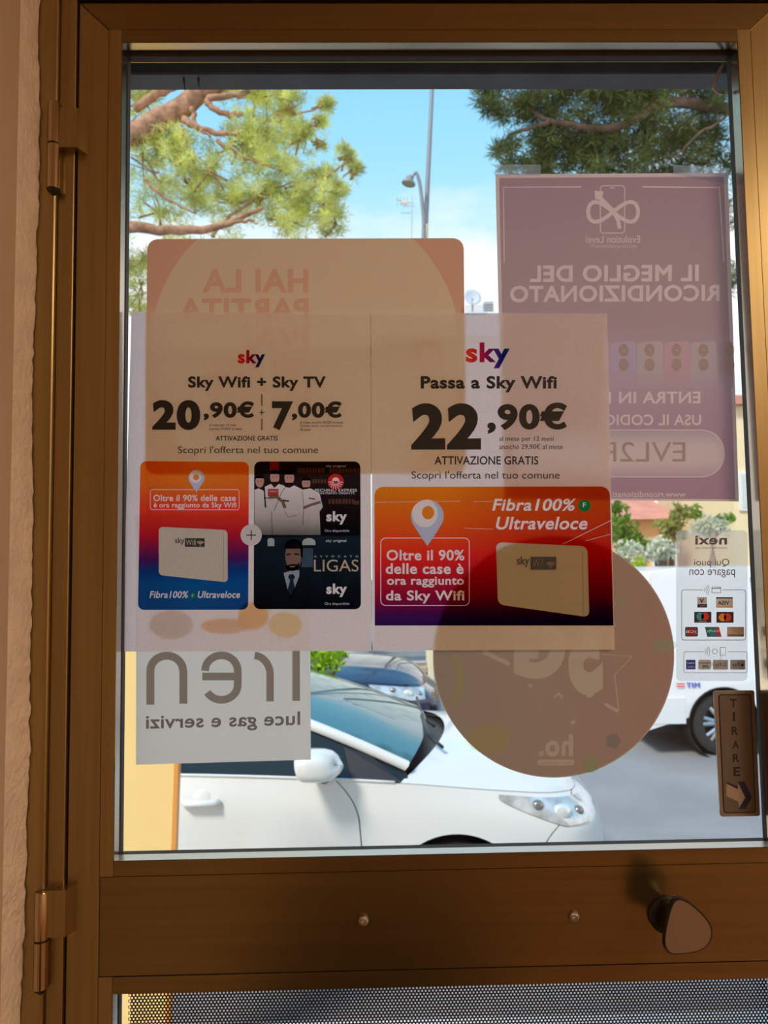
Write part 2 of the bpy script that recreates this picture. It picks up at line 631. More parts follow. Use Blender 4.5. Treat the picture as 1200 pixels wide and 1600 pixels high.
# ragged plaster lip where the side wall meets the door frame
zs = np.linspace(FLOOR_Z + .01, CEIL_Z - .01, 320)
rag = np.cumsum(RNG.normal(0, 1, 320)) * .0004
rag = rag - np.linspace(rag[0], rag[-1], 320) + RNG.normal(0, .0007, 320)
P = []
for i, z in enumerate(zs):
    e = 0.003 + max(-.003, min(.006, rag[i] + .0025 * math.sin(z * 9) ** 3))
    P.append([(XL - .002, Yd - .060, z), (XL + .0015 + e * .1, Yd - .050, z), (XL + .003 + e * .3, Yd - .026, z), (XL + .003 + e, Yd - .0165, z), (XL + .002 + e, Yd - .0125, z), (XL - .002, Yd - .0125, z)])
struct(MB().grid(P).build('trim_1', PLASTER_EDGE, smooth=True))

# added mat, out of view, darkening the middle of the lock rail's reflection
dm = empty('reflection_mat', (-.10, -1.45, FLOOR_Z))
MB().box((-.46, -2.35, FLOOR_Z + .0005), (.27, -.55, FLOOR_Z + .010), .004).build('pile', pbr('charcoal_mat_pile', (.012, .011, .010), .95, bump=.8, bscale=200), dm)
for a_, b_ in (((-.49, -2.38), (-.461, -.52)), ((.271, -2.38), (.30, -.52)), ((-.46, -2.38), (.27, -2.351)), ((-.46, -.549), (.27, -.52))):
    MB().box((*a_, FLOOR_Z + .0005), (*b_, FLOOR_Z + .008), .003).build('rubber_edge', GASKET, dm)
tag(dm, 'added charcoal mat on the shop floor, unseen, darkening the lock rail reflection', 'reflection_mat')

# ceiling lamps of the shop (the light on the room side)
def ceiling_lamp(x, y, label, strength):
    e = empty('ceiling_lamp', (x, y, CEIL_Z - .06))
    MB().box((x - .32, y - .32, CEIL_Z - .05), (x + .32, y + .32, CEIL_Z - .001), .006).build('housing', LAMP_BODY, e)
    MB().box((x - .29, y - .29, CEIL_Z - .058), (x + .29, y + .29, CEIL_Z - .049)).build('diffuser', LAMP_ON, e)
    ld = bpy.data.lights.new('lamp_light', 'AREA')
    ld.shape, ld.size, ld.energy, ld.color = 'SQUARE', .56, strength, (1.0, 0.78, 0.58)
    l = bpy.data.objects.new('lamp_light', ld)
    COL.objects.link(l)
    l.location = (x, y, CEIL_Z - .064)
    tag(e, label, 'lamp', 'square ceiling lamps of the shop')
ceiling_lamp(1.75, -1.45, 'square warm ceiling lamp nearer the door', 26)
ceiling_lamp(2.6, -2.9, 'square warm ceiling lamp near the back wall', 22)

# ------------------------------------------------------------------ the door
# the visible glass is x = +-W2, z = 0..H
W2, H = 0.3875, 0.990
door = empty('door_1', (0, Yd, FLOOR_Z))
struct(door)
ST_L, ST_R, LT = -0.4425, 0.4425, 1.0475        # outer edges of the leaf
bx0, bx1, bz0, bz1 = -.4050, .4045, -.0170, 1.0112   # outer edges of the glazing beads
ix0, ix1, iz0, iz1 = -.3888, .3876, .0003, .9950     # inner edges of the beads
LRZ = -.1290                                     # underside of the lock rail
LEAF_BACK = .022
def member(name, pts, mat):
    """frame member: polygon in the x-z plane, chamfered front edge, extruded through the leaf."""
    c = np.mean(pts, 0)
    n = len(pts)
    def lay(k, y):
        out = []
        for i in range(n):
            p, a, b = np.array(pts[i], float), np.array(pts[i - 1], float), np.array(pts[(i + 1) % n], float)
            da, db = (a - p) / np.linalg.norm(a - p), (b - p) / np.linalg.norm(b - p)
            s_ = abs(da[0] * db[1] - da[1] * db[0])
            q = p + (da + db) * k / max(s_, .3)
            out.append((q[0], y, q[1]))
        return out
    L = [lay(.0009, Yd), lay(.0002, Yd + .0008), lay(.0002, LEAF_BACK)]
    v = sum(L, [])
    f = [tuple(range(n)), tuple(range(3 * n - 1, 2 * n - 1, -1))] + [(i * n + k, (i + 1) * n + k, (i + 1) * n + (k + 1) % n, i * n + (k + 1) % n) for i in (0, 1) for k in range(n)]
    mesh_obj(name, v, f, mat, door)
FB = FLOOR_Z + .008
member('stile', [(ST_L, FB), (bx0, FB), (bx0, bz1), (ST_L, LT)], BRONZE)
member('stile', [(ST_R, FB), (bx1, FB), (bx1, bz1), (ST_R, LT)], BRONZE)
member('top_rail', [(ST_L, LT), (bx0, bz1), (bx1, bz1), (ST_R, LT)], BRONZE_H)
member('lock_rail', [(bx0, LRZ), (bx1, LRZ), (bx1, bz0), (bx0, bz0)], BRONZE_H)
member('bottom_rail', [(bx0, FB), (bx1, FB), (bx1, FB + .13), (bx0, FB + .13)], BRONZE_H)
# glazing beads: flat face plus the return that runs back to the glass
def bead(axis, a0, a1, face, inner, mat, ret=None):
    """axis 'z' or 'x'; runs a0..a1; from the face edge to the inner edge in the other direction."""
    def pt(a, b, y): return (b, y, a) if axis == 'z' else (a, y, b)
    w = inner - face
    prof = [(face + w * .01, Yd - .0004), (inner - w * .03, Yd - .0004), (inner, Yd + .0008), (inner + w * .02, -.012), (face + w * .01, -.012)]
    n = len(prof)
    v = [pt(a, b, y) for a in (a0, a1) for b, y in prof]
    f = [(k, (k + 1) % n, (k + 1) % n + n, k + n) for k in range(n) if k != 2] + [tuple(range(n)), tuple(range(2 * n - 1, n - 1, -1))]
    o = mesh_obj('glazing_bead', v, f, mat, door)
    rv = [pt(a, b, y) for a in (a0, a1) for b, y in (prof[2], prof[3])]
    mesh_obj('bead_return', rv, [(0, 1, 3, 2)], ret or RETURN, o)
RETURN = pbr('bright_aluminium_return', (0.50, 0.43, 0.34), 0.22, 1.0)
bead('z', bz0, bz1, bx0, ix0, BRONZE)
bead('z', bz0, bz1, bx1, ix1, BRONZE)
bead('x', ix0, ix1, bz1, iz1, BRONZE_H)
bead('x', ix0, ix1, bz0, iz0, BRONZE_H, pbr('daylit_aluminium_sill', (0.85, 0.82, 0.76), 0.35, 0.8))  # sill return paler than the others: the daylight it catches is in the colour
def gaskets(x0, x1, z0, z1):
    for a, b in (((x0 - .006, -.0118, z0 - .006), (x0, -.0002, z1 + .006)), ((x1, -.0118, z0 - .006), (x1 + .006, -.0002, z1 + .006)),
                 ((x0, -.0118, z1), (x1, -.0002, z1 + .006)), ((x0, -.0118, z0 - .006), (x1, -.0002, z0))):
        MB().box(a, b, .0006).build('gasket', GASKET, door)
gaskets(-W2, W2, .0004, H)
MB().box((-W2 - .012, 0, -.012), (W2 + .012, .006, H + .014)).build('glass_pane', GLASS, door)
for a, b, mt in (((bx0, .0065, bz0), (-W2 - .013, LEAF_BACK, bz1), BRONZE), ((W2 + .013, .0065, bz0), (bx1, LEAF_BACK, bz1), BRONZE),
                 ((-W2 - .013, .0065, H + .015), (W2 + .013, LEAF_BACK, bz1), BRONZE_H), ((-W2 - .013, .0065, bz0), (W2 + .013, LEAF_BACK, -.013), BRONZE_H)):
    MB().box(a, b).build('outer_bead', mt, door)
# lower light with its perforated film
Lz1, Lz0 = LRZ - .0195, FB + .15
bead('x', ix0, ix1, LRZ, Lz1, BRONZE_H)
bead('z', FB + .1305, LRZ, bx0, ix0, BRONZE)
bead('z', FB + .1305, LRZ, bx1, ix1, BRONZE)
bead('x', ix0, ix1, FB + .1305, Lz0, BRONZE_H)
gaskets(-W2, W2, Lz0 + .001, Lz1 - .001)
MB().box((-W2 - .012, 0, Lz0 - .01), (W2 + .012, .006, Lz1 + .012)).build('glass_pane', GLASS, door)
fx0, fx1, fz1, pitch = -W2 + .0075, W2 - .001, Lz1 - .002, .00425
rows, cols = 60, int((fx1 - fx0) / pitch)
rh, rr = pitch * .80, pitch * .31
vv, ff = [], []
for j in range(rows):
    for i in range(cols):
        ox = (i + .5 + (.5 if j % 2 else 0)) * pitch + fx0
        oz = fz1 - (j + .5) * rh
        b = len(vv)
        hx, hz = pitch / 2, rh / 2
        for (dx, dz) in ((1, 0), (1, 1), (0, 1), (-1, 1), (-1, 0), (-1, -1), (0, -1), (1, -1)):
            vv.append((ox + dx * hx, -.0008, oz + dz * hz))
        for k in range(8):
            vv.append((ox + rr * math.cos(k * math.pi / 4), -.0008, oz + rr * math.sin(k * math.pi / 4)))
        ff += [(b + k, b + (k + 1) % 8, b + 8 + (k + 1) % 8, b + 8 + k) for k in range(8)]
FILM = pbr('black_perforated_film', (0.02, 0.018, 0.018), 0.5)
film = mesh_obj('perforated_film', vv, ff, FILM, door)
tag(film, 'black perforated film with tiny round holes on the lower glass', kind='stuff')

# hinges
def hinge(bx, z0, zs, z1, lx0, lx1, lz0, lz1):
    h = empty('hinge', (bx, Yd - .012, z0))
    h.parent = door
    h.location = Vector((bx, Yd - .012, z0)) - WORLD_LOC[door.name]
    r = .0082
    y = Yd - .0125
    MB().lathe([(.002, z0 - .007), (r * .8, z0 - .003), (r * .97, z0)], (bx, y, 0), (0, 0, 1), 24).build('end_cap', BLACK, h, True, 40)
    MB().lathe([(r, z0), (r, zs - .0012)], (bx, y, 0), (0, 0, 1), 24).build('lower_barrel', HINGE, h, True, 40)
    MB().lathe([(r * .9, zs - .0012), (r * .9, zs + .0012)], (bx, y, 0), (0, 0, 1), 24).build('washer', BLACK, h, True, 40)
    MB().lathe([(r, zs + .0012), (r, z1 - .002), (r * .88, z1)], (bx, y, 0), (0, 0, 1), 24).build('upper_barrel', HINGE, h, True, 40)
    m = MB().prism([(bx, y + .004, lz0), (bx + .004, y - .0035, lz0), (lx1 - .007, y - .0035, lz0), (lx1, Yd + .0005, lz0), (bx + .004, Yd + .0005, lz0)], (0, 0, lz1 - lz0))
    m.build('leaf', BRONZE, h)
Yh = Yd - .0125
def zx(px, py, Y=Yh): p = at(px, py, Y); return p[0], p[2]
hx, hz1 = zx(86, 162); _, hzs = zx(86, 227); _, hz0 = zx(86, 296)
l0, _ = zx(97, 200); l1, lt = zx(131, 171); _, lb = zx(120, 232)
hinge(hx, hz0, hzs, hz1, l0, l1, lb, lt)
hx, hz1 = zx(66, 1392); _, hzs = zx(66, 1468); _, hz0 = zx(66, 1543)
l0, _ = zx(78, 1420); l1, lt = zx(114, 1389); _, lb = zx(100, 1462)
hinge(hx, hz0, hzs, hz1, l0, l1, lb, lt)

# screws in the lock rail
for (px, py) in ((568, 1438), (897, 1432)):
    p = at(px, py, Yd - .002)
    MB().lathe([(.0062, 0), (.0062, .002), (.0055, .0042), (.003, .0052), (.0025, .0040), (.0001, .0040)], (p[0], Yd, p[2]), (0, -1, 0), 18).build('screw', STEEL, door, True, 40)

# door knob: black neck and rounded triangular head with a bronze face
kn = empty('knob', V(1038, 1427, Yd))
kn.parent = door
kn.location = Vector(V(1038, 1427, Yd)) - WORLD_LOC[door.name]
kc = at(1040, 1428, Yd)
MB().lathe([(.021, 0), (.021, .004), (.017, .008), (.0165, .012)], (kc[0], Yd, kc[2]), (0, -1, 0), 32).build('rose', BLACK, kn, True, 40)
Yk = Yd - .062
tri = [(1053, 1405), (1074, 1407), (1104, 1434), (1113, 1455), (1108, 1474), (1092, 1486), (1062, 1491), (1045, 1489), (1037, 1474), (1041, 1440)]
def smooth_loop(p, n=5):
    p = np.array(p, float)
    out = []
    for i in range(len(p)):
        a, b, c, d = p[i - 1], p[i], p[(i + 1) % len(p)], p[(i + 2) % len(p)]
        for k in range(n):
            t = k / n
            out.append(.5 * ((2 * b) + (c - a) * t + (2 * a - 5 * b + 4 * c - d) * t * t + (-a + 3 * b - 3 * c + d) * t ** 3))
    return np.array(out)
tl = smooth_loop(tri)
ctr = tl.mean(0)
def loop3(s, y): return np.array([V(*(ctr + (q - ctr) * s), Yk) for q in tl]) + np.array([0, y, 0])
back = []
for s, y in ((1.0, 0.0), (1.0, .004), (.86, .012), (.62, .022), (.50, .038), (.55, .054)):
    L = loop3(s, y)
    k = max(0, min(1, (y - .004) / .05))
    cc = L.mean(0)
    L = L + (np.array([kc[0], 0, kc[2]]) - np.array([cc[0], 0, cc[2]])) * k * np.array([1, 0, 1])
    back.append(list(L) + [L[0]])
MB().grid(back).build('neck', BLACK, kn, True, 50)
inn = loop3(.93, -.0012)
MB().grid([list(loop3(1.0, 0)) + [loop3(1.0, 0)[0]], list(loop3(.97, -.0014)) + [loop3(.97, -.0014)[0]], list(inn) + [inn[0]]]).build('rim', BLACK, kn, True, 50)
m = MB()
m.add(list(inn), [tuple(range(len(inn)))])
m.build('face', pbr('knob_face_bronze', (0.30, 0.23, 0.165), 0.3, 0.6), kn)

# fixed frame of the doorway
fr = empty('trim_2', (ST_L, Yd, FLOOR_Z))
struct(fr)
gap = .0016
MB().box((XL + .0005, Yd - .012, FLOOR_Z), (-.4637, .05, 1.124), .0015).build('outer_jamb', BRONZE, fr)
MB().box((-.4635, Yd - .005, FLOOR_Z), (ST_L - gap, .05, LT + .0015), .0008).build('jamb_stop', BRONZE, fr)
MB().box((ST_L - gap, Yd + .006, FLOOR_Z), (ST_L, .05, LT)).build('shadow_gap', BLACK, fr)
MB().box((-.4635, Yd - .005, LT + .0017), (DX1 - .0005, .05, 1.124), .0008).build('head', BRONZE_H, fr)
MB().box((ST_R + gap, Yd - .005, FLOOR_Z), (DX1 - .0005, .05, LT + .0015), .0008).build('jamb', BRONZE, fr)

# bottom edge of the rolled-up shutter outside, seen through the top of the glass
sh = empty('roller_shutter', (0, .19, 1.09))
SHD = pbr('dark_grey_painted_metal', (0.05, 0.055, 0.065), 0.5, 0.2, var=0.3, vscale=12)
SHL = pbr('light_grey_metal', (0.42, 0.42, 0.42), 0.5, 0.3)
sz = at(600, 115, .17)[2]
MB().box((-.60, .17, sz), (.62, .21, sz + .05), .002).build('bottom_bar', SHD, sh)
for k in range(4):
    MB().box((-.60, .18, sz + .0505 + .04 * k), (.62, .20, sz + .089 + .04 * k), .004).build('slat', SHD, sh)
a, b = at(800, 118.5, .213), at(1140, 118.5, .213)
MB().box((a[0], .212, b[2]), (.62, .222, b[2] + .008)).build('edge_strip', SHL, sh)
for px in (286, 308):
    p, q = at(px, 116, .18), at(px + (3 if px < 300 else 4), 141 if px < 300 else 137, .18)
    MB().tube([tuple(p + np.array([0, 0, .004])), tuple(q)], [.0028, .0005], 8).build('bristle', SHD, sh)
tag(sh, 'dark grey bottom bar of the rolled-up shutter above the door glass', 'shutter')
# loose loop of clear sealing strip in the upper right corner of the glass
pts = [V(px, py, -.004) for px, py in ((1131, 100), (1126, 107), (1121, 118), (1116, 128), (1115, 136), (1120, 142), (1126, 144.5), (1131, 145))]
o = MB().tube(pts, .0022, 8).build('sealing_strip', pbr('grey_translucent_plastic', (.30, .33, .37), .3), None, True)
tag(o, 'short loop of grey sealing strip hanging in the top right glass corner', 'seal')

# ------------------------------------------------------------------ posters and stickers on the glass
PAPER_SKY = paper('plain_paper_backlit', (0.50, 0.45, 0.26), (0.46, 0.52, 0.73), .12, 500)
PAPER_IREN = paper('thin_white_paper', (0.10, 0.10, 0.10), (0.88, 0.87, 0.86))
CARD_RED = paper('white_card_a', (0.75, 0.72, 0.66), (0.08, 0.08, 0.06))
CARD_DISC = paper('white_card_b', (0.48, 0.48, 0.46), (0.06, 0.07, 0.07))
PAPER_EVO = paper('white_poster_paper', (0.62, 0.60, 0.62), (0.26, 0.26, 0.32))
def soft(c, e=.6): return tuple(q ** e for q in c)
INK_BLACK = pbr('black_ink', (0.012, 0.012, 0.014), 0.6)
INK_GREY = pbr('dark_grey_ink', (0.05, 0.045, 0.045), 0.6)
INK_SOFT = pbr('soft_black_ink', (0.05, 0.04, 0.038), 0.6)
SKYGRAD = [(0.0, (0.95, 0.12, 0.02)), (0.30, (0.80, 0.03, 0.05)), (0.55, (0.35, 0.02, 0.16)), (0.8, (0.03, 0.05, 0.30)), (1.0, (0.02, 0.16, 0.42))]
INK_SKY = ink('rainbow_logo_ink', ramp=SKYGRAD, axis='X')
INK_CARD = ink('orange_to_blue_ink', ramp=[(0.0, (0.03, 0.17, 0.42)), (0.18, (0.015, 0.20, 0.46)), (0.27, (0.02, 0.10, 0.36)), (0.34, (0.16, 0.03, 0.20)),
               (0.5, (0.72, 0.03, 0.05)), (0.68, (1.0, 0.12, 0.03)), (0.85, (1.0, 0.36, 0.03)), (1.0, (1.0, 0.40, 0.02))], axis='Z',
               ramp2=[(0, (1, .72, .8)), (.5, (1, 1, 1)), (1, (1, .85, 1))])
INK_CARD2 = ink('orange_to_violet_ink', ramp=[(0.0, (0.03, 0.02, 0.16)), (0.10, (0.16, 0.015, 0.14)), (0.22, (0.50, 0.01, 0.06)), (0.5, (1.0, 0.05, 0.03)),
                (0.75, (1.0, 0.24, 0.02)), (1.0, (1.0, 0.42, 0.02))], axis='Z', ramp2=[(0, (1, 1, 1)), (.3, (1, 1.0, 1)), (.6, (.85, .55, .7)), (1, (.75, .40, .6))])
INK_ROUTER = ink('beige_ink', (0.80, 0.76, 0.62))
INK_ROUTER_SIDE = ink('beige_shadow_ink', (0.82, 0.80, 0.78))
INK_GREEN = ink('green_ink', (0.03, 0.35, 0.06))
INK_PINSHADE = ink('pale_blue_ink', (0.72, 0.78, 0.95))
INK_NIGHT = ink('near_black_ink', ramp=[(0, (.012, .012, .014)), (.48, (.03, .045, .05)), (.5, (.012, .010, .010)), (.75, (.05, .022, .018)), (1, (.07, .03, .022))], axis='Z')
INK_SKIN = ink('skin_ink', (0.80, 0.50, 0.36))
INK_SKIN2 = ink('shaded_skin_ink', (0.42, 0.26, 0.18))
INK_HAIR = ink('hair_ink', (0.05, 0.03, 0.02))
INK_JACKET = ink('jacket_shade_ink', ramp=[(0, (.30, .26, .20)), (.35, (.70, .66, .58)), (1, (.97, .95, .92))], axis='Z')
INK_SHELF = ink('brown_shelf_ink', (0.24, 0.09, 0.05))
INK_RED = ink('red_ink', (0.85, 0.05, 0.03))
INK_GOLD = ink('pale_gold_ink', (0.80, 0.66, 0.46))
INK_SUIT = ink('dark_suit_ink', (0.035, 0.037, 0.042))
INK_STEEL = ink('steel_blue_ink', (0.12, 0.17, 0.19))

def sheet(name, outline, Y, mat, label, cat, group=None, holes=()):
    o = flat(name, outline, Y, mat, None, holes)
    return tag(o, label, cat, group)

def pin_shape(x0, y0, x1, y1):
    cx, r = (x0 + x1) / 2, (x1 - x0) / 2
    cy = y0 + r
    a = arc(cx, cy, r, r, 150, 390, 28)
    return np.concatenate([a, poly((cx + .45 * r, cy + 1.15 * r), (cx, y1), (cx - .45 * r, cy + 1.15 * r))])

def wifi_icon(cx, cy, s):
    out = [circle(cx, cy, s * .13, n=10)]
    for r in (.42, .72, 1.02):
        out.append(stroke(arc(cx, cy, s * r, s * r * .9, 222, 318, 12), s * .17))
    return out

Y1 = -.0046                                      # the two price sheets
YP = Y1 - .0003
def frame_ring(x0, y0, x1, y1, r, w):
    return [rect(x0, y0, x1, y1, r)], [rect(x0 + w, y0 + w, x1 - w, y1 - w, max(r - w, .5))]

def router(parent, pts, Y, sky_box, plate, wifi_box, icon, k):
    body = quad_round(pts, 6 * k)
    flat('router_print', [body], Y, INK_ROUTER, parent)
    tr, br = np.array(pts[1]), np.array(pts[2])
    flat('router_edge_print', [stroke([tr + (-6 * k, 6 * k), br + (-7 * k, -2 * k)], 1.0 * k)], Y - .0001, INK_ROUTER_SIDE, parent)
    text('router_logo_print', 'sky', sky_box, Y - .0002, INK_GREY, parent, bold=.012)
    flat('wifi_plate_print', [rect(*plate)], Y - .0002, INK_GREY, parent, holes=[text_contours('Wifi', wifi_box), wifi_icon(*icon)])

# ---- left price sheet
s1 = sheet('price_poster', [poly((205.5, 487), (578, 490), (580.5, 1017), (191, 1018))], Y1, PAPER_SKY,
           'backlit paper poster with 20,90 and 7,00 euro prices above two picture cards', 'poster', 'price posters taped side by side')
text('logo_print', 'sky', (371.5, 547, 414.5, 574), YP, INK_SKY, s1, bold=.035)
text('headline_print', 'Sky Wifi + Sky TV', (294, 588, 509, 611), YP, INK_BLACK, s1, bold=.034)
text('price_print', '20', (238, 625, 313, 672), YP, INK_BLACK, s1, bold=.05)
text('price_cents_print', ',90€', (318, 627, 397, 657), YP, INK_BLACK, s1, bold=.042)
text('price_print', '7', (425, 627, 458, 672), YP, INK_BLACK, s1, bold=.05)
text('price_cents_print', ',00€', (456, 627, 534, 657), YP, INK_BLACK, s1, bold=.042)
for s, b in (('al mese per 18 mesi', (327, 662, 369, 667)), ('anziché 29,90€ al mese', (327, 667.7, 378, 672.6)), ('al mese anziché 20,00€ al mese', (469, 657.6, 536, 662.4)),
             ('Sconto valido con permanenza', (469, 663.4, 535, 668)), ('18 mesi', (469, 669, 485, 673))):
    text('small_print', s, b, YP, INK_SOFT, s1)
flat('divider_print', [rect(408.4, 616, 409.8, 634), rect(408.4, 654, 409.8, 672)], YP, INK_BLACK, s1)
flat('plus_print', [rect(405, 643.6, 413, 644.8), rect(408.4, 640, 409.6, 648.4)], YP, INK_BLACK, s1)
text('activation_print', 'ATTIVAZIONE GRATIS', (337, 681, 434, 688.5), YP, INK_BLACK, s1, bold=.014)
text('offer_print', "Scopri l'offerta nel tuo comune", (278, 697, 497, 711.5), YP, INK_SOFT, s1)
plus_c = circle(392.5, 836, 16.6)
card = quad_round([(219.3, 720.5), (389, 721.5), (387.8, 952.7), (215.6, 953)], 9)
pin = pin_shape(294.5, 734, 319.5, 769)
fo, fi = frame_ring(234.5, 764.5, 374, 797, 4, .9)
rt = [(248, 823), (355.5, 828), (356, 910), (248, 898.5)]
flat('picture_print', [card], YP, INK_CARD, s1, holes=[[plus_c], [pin], [*fo, fi[0][::-1]],
     text_contours('Oltre il 90% delle case', (239.6, 773, 368.5, 783.2), bold=.02), text_contours('è ora raggiunto da Sky Wifi', (240, 785, 369.4, 795.6), bold=.02),
     [quad_round(rt, 6)], text_contours('Fibra100%', (233.5, 923.5, 294.5, 934.5), bold=.02, shear=.2), text_contours('Ultraveloce', (309, 923.5, 375, 934.5), bold=.02, shear=.2), [circle(301, 930.6, 4.2)]])
flat('pin_eye_print', [circle(306.5, 745.8, 4.6)], YP - .0001, ink('amber_ink', (.95, .45, .08)), s1)
flat('pin_shade_print', [pin], YP - .0001, INK_PINSHADE, s1, holes=[[circle(305.5, 745, 9.5)]])
router(s1, rt, YP - .0001, (273.5, 840, 288, 851.5), (289, 841, 319.7, 854.5), (290.5, 843.2, 306, 852.0), (313, 852, 7), 1.0)
flat('badge_print', [circle(301, 930.6, 4.2)], YP - .0001, INK_GREEN, s1, holes=[text_contours('F', (299.9, 928.6, 302.2, 932.6))])
flat('plus_print', [rect(385, 835.3, 400, 836.9), rect(391.7, 828.3, 393.3, 843.7)], YP, INK_BLACK, s1)
flat('plus_disc_print', [circle(392.5, 836, 16.4)], YP - .00005, ink('pale_grey_ink', (.86, .86, .84)), s1)

# ---- dark picture card with generic presenters
def zz(x, y): return 390 + x / 6.316, 710 + y / 6.316
def zp(*p): return np.array([zz(*q) for q in p])
def zb(x0, y0, x1, y1): return (*zz(x0, y0), *zz(x1, y1))
night = quad_round([(397.3, 721), (563, 721), (564, 952), (396.4, 951.7)], 9)
jackets = [zp((48, 350), (90, 335), (140, 360), (150, 520), (215, 560), (215, 795), (48, 795)),
           zp((150, 320), (210, 290), (245, 330), (290, 290), (345, 310), (350, 560), (330, 795), (200, 795), (160, 480)),
           zp((300, 395), (345, 320), (395, 330), (440, 305), (520, 345), (535, 560), (520, 795), (230, 795), (240, 560), (300, 480)),
           zp((520, 350), (560, 340), (600, 335), (690, 380), (722, 520), (690, 565), (700, 795), (515, 795))]
heads = [(100, 265, 42, 62), (248, 225, 46, 68), (392, 232, 48, 70), (558, 285, 42, 58)]
faces = [np.array([zz(cx + rx * math.cos(a), cy + ry * math.sin(a)) for a in np.linspace(0, 2 * math.pi, 24, endpoint=False)]) for cx, cy, rx, ry in heads]
man_face = np.array([zz(432 + 80 * math.cos(a), 1000 + 150 * math.sin(a) * (1 if math.sin(a) < 0 else .98)) for a in np.linspace(0, 2 * math.pi, 30, endpoint=False)])
shirt = zp((335, 1170), (400, 1150), (490, 1140), (490, 1200), (440, 1330), (405, 1400), (375, 1330))
arches = [np.concatenate([zp((178, 905), (178, 850)), np.array([zz(210 - 35 * math.cos(t), 850 - 25 * math.sin(t)) for t in np.linspace(0, math.pi, 8)]), zp((245, 905))]),
          np.concatenate([zp((520, 895), (520, 870)), np.array([zz(585 - 65 * math.cos(t), 870 - 45 * math.sin(t)) for t in np.linspace(0, math.pi, 10)]), zp((650, 895))])]
shelf_bits = []
for yy, x0, x1, h in ((135, 470, 720, 48), (140, 790, 1060, 45), (245, 620, 735, 40), (440, 780, 1010, 48), (455, 1030, 1075, 40)):
    xk = x0
    while xk < x1:
        wv = RNG.uniform(14, 30)
        shelf_bits.append(zp((xk, yy), (xk + wv, yy), (xk + wv, yy + h), (xk, yy + h)))
        xk += wv + RNG.uniform(4, 12)
logo_c = circle(*zz(850, 270), 12.6, n=36)
tx_night = [text_contours('sky original', zb(752, 103, 948, 132)), text_contours('PECHINO EXPRESS', zb(645, 340, 1060, 368), bold=.015), text_contours('ESTREMO ORIENTE', zb(700, 372, 1035, 393), bold=.015),
            text_contours('sky', zb(757, 560, 962, 692), bold=.04), text_contours('Ora disponibile', zb(740, 740, 985, 772)), text_contours('sky original', zb(752, 838, 955, 872), bold=.008),
            text_contours('AVVOCATO', zb(635, 997, 1075, 1016), track=.75), text_contours('LIGAS', zb(635, 1038, 1075, 1156)), text_contours('sky', zb(757, 1275, 962, 1408), bold=.04),
            text_contours('Ora disponibile', zb(740, 1460, 985, 1492))]
panes_ = zp((512, 925), (625, 925), (625, 1112), (512, 1112), (512, 1060), (527, 1000))
wall_bit = zp((200, 70), (290, 70), (290, 160), (200, 160))
flat('picture_print', [night], YP, INK_NIGHT, s1, holes=[[plus_c], jackets, faces, [man_face], [shirt], arches, [logo_c], shelf_bits, [wall_bit], [panes_]] + tx_night)
for k_, jk in enumerate(jackets):
    flat('jacket_print', [jk], YP - .0001, INK_JACKET, s1, holes=[faces, [plus_c]] + [[q_] for q_ in jackets[k_ + 1:]])
flat('face_print', faces, YP - .0001, INK_SKIN, s1)
def hairs(cx, cy, rx, ry, beard):
    out = [np.array([zz(cx + rx * 1.08 * math.cos(a), cy - ry * .42 + ry * .66 * math.sin(a)) for a in np.linspace(math.pi * 1.02, math.pi * 1.98, 12)])]
    if beard:
        out.append(np.array([zz(cx + rx * .8 * math.cos(a), cy + ry * .62 + ry * .36 * math.sin(a)) for a in np.linspace(.15, math.pi - .15, 10)]))
    for sx in (-.38, .38):
        out.append(circle(*zz(cx + sx * rx, cy - ry * .02), .9, .7, n=8))
    return out
hh = []
for h_, b_ in zip(heads, (0, 1, 1, 1)): hh += hairs(*h_, b_)
flat('hair_print', hh, YP - .0002, INK_HAIR, s1)
lines_j = [stroke([zz(345, 330), zz(300, 410), zz(240, 560)], 1.0), stroke([zz(520, 360), zz(535, 520), zz(525, 700)], .8), stroke([zz(215, 560), zz(225, 790)], .8), stroke([zz(345, 560), zz(380, 620), zz(470, 600)], .8)]
flat('fold_print', lines_j, YP - .0003, ink('fold_ink', (.35, .32, .30)), s1)
for q_, w_ in (([zz(325, 452), zz(390, 462)], 2), ([zz(585, 432), zz(645, 440)], 1.6), ([zz(140, 430), zz(190, 430)], 1.3)):
    flat('trim_print', [stroke(q_, w_)], YP - .0003, INK_HAIR, s1)
flat('arm_print', [stroke([zz(190, 425), zz(270, 420), zz(330, 470), zz(350, 530)], 5)], YP - .0003, INK_SKIN2, s1)
flat('arm_print', [stroke([zz(700, 470), zz(600, 500), zz(530, 530)], 4)], YP - .0003, INK_SKIN2, s1)
flat('box_print', [rect(*zb(180, 340, 285, 412))], YP - .0004, ink('dark_red_ink', (.7, .12, .08)), s1, holes=[text_contours('ORIENTE', zb(192, 356, 275, 374))])
flat('logo_disc_print', [logo_c], YP - .0001, INK_RED, s1, holes=[[stroke([zz(850 + 24 * math.cos(a), 268 + 24 * math.sin(a)), zz(850 + 74 * math.cos(a), 268 + 74 * math.sin(a))], 1.1)] for a in np.linspace(.1, math.pi - .1, 9)] + [[np.array([zz(850 + 36 * math.cos(a), 262 + 36 * math.sin(a)) for a in np.linspace(math.pi, 2 * math.pi, 10)])]])
flat('books_print', shelf_bits, YP - .0001, INK_SHELF, s1)
flat('column_print', [wall_bit], YP - .0001, ink('brick_ink', (.45, .04, .02)), s1)
flat('face_print', [man_face], YP - .0001, INK_SKIN2, s1)
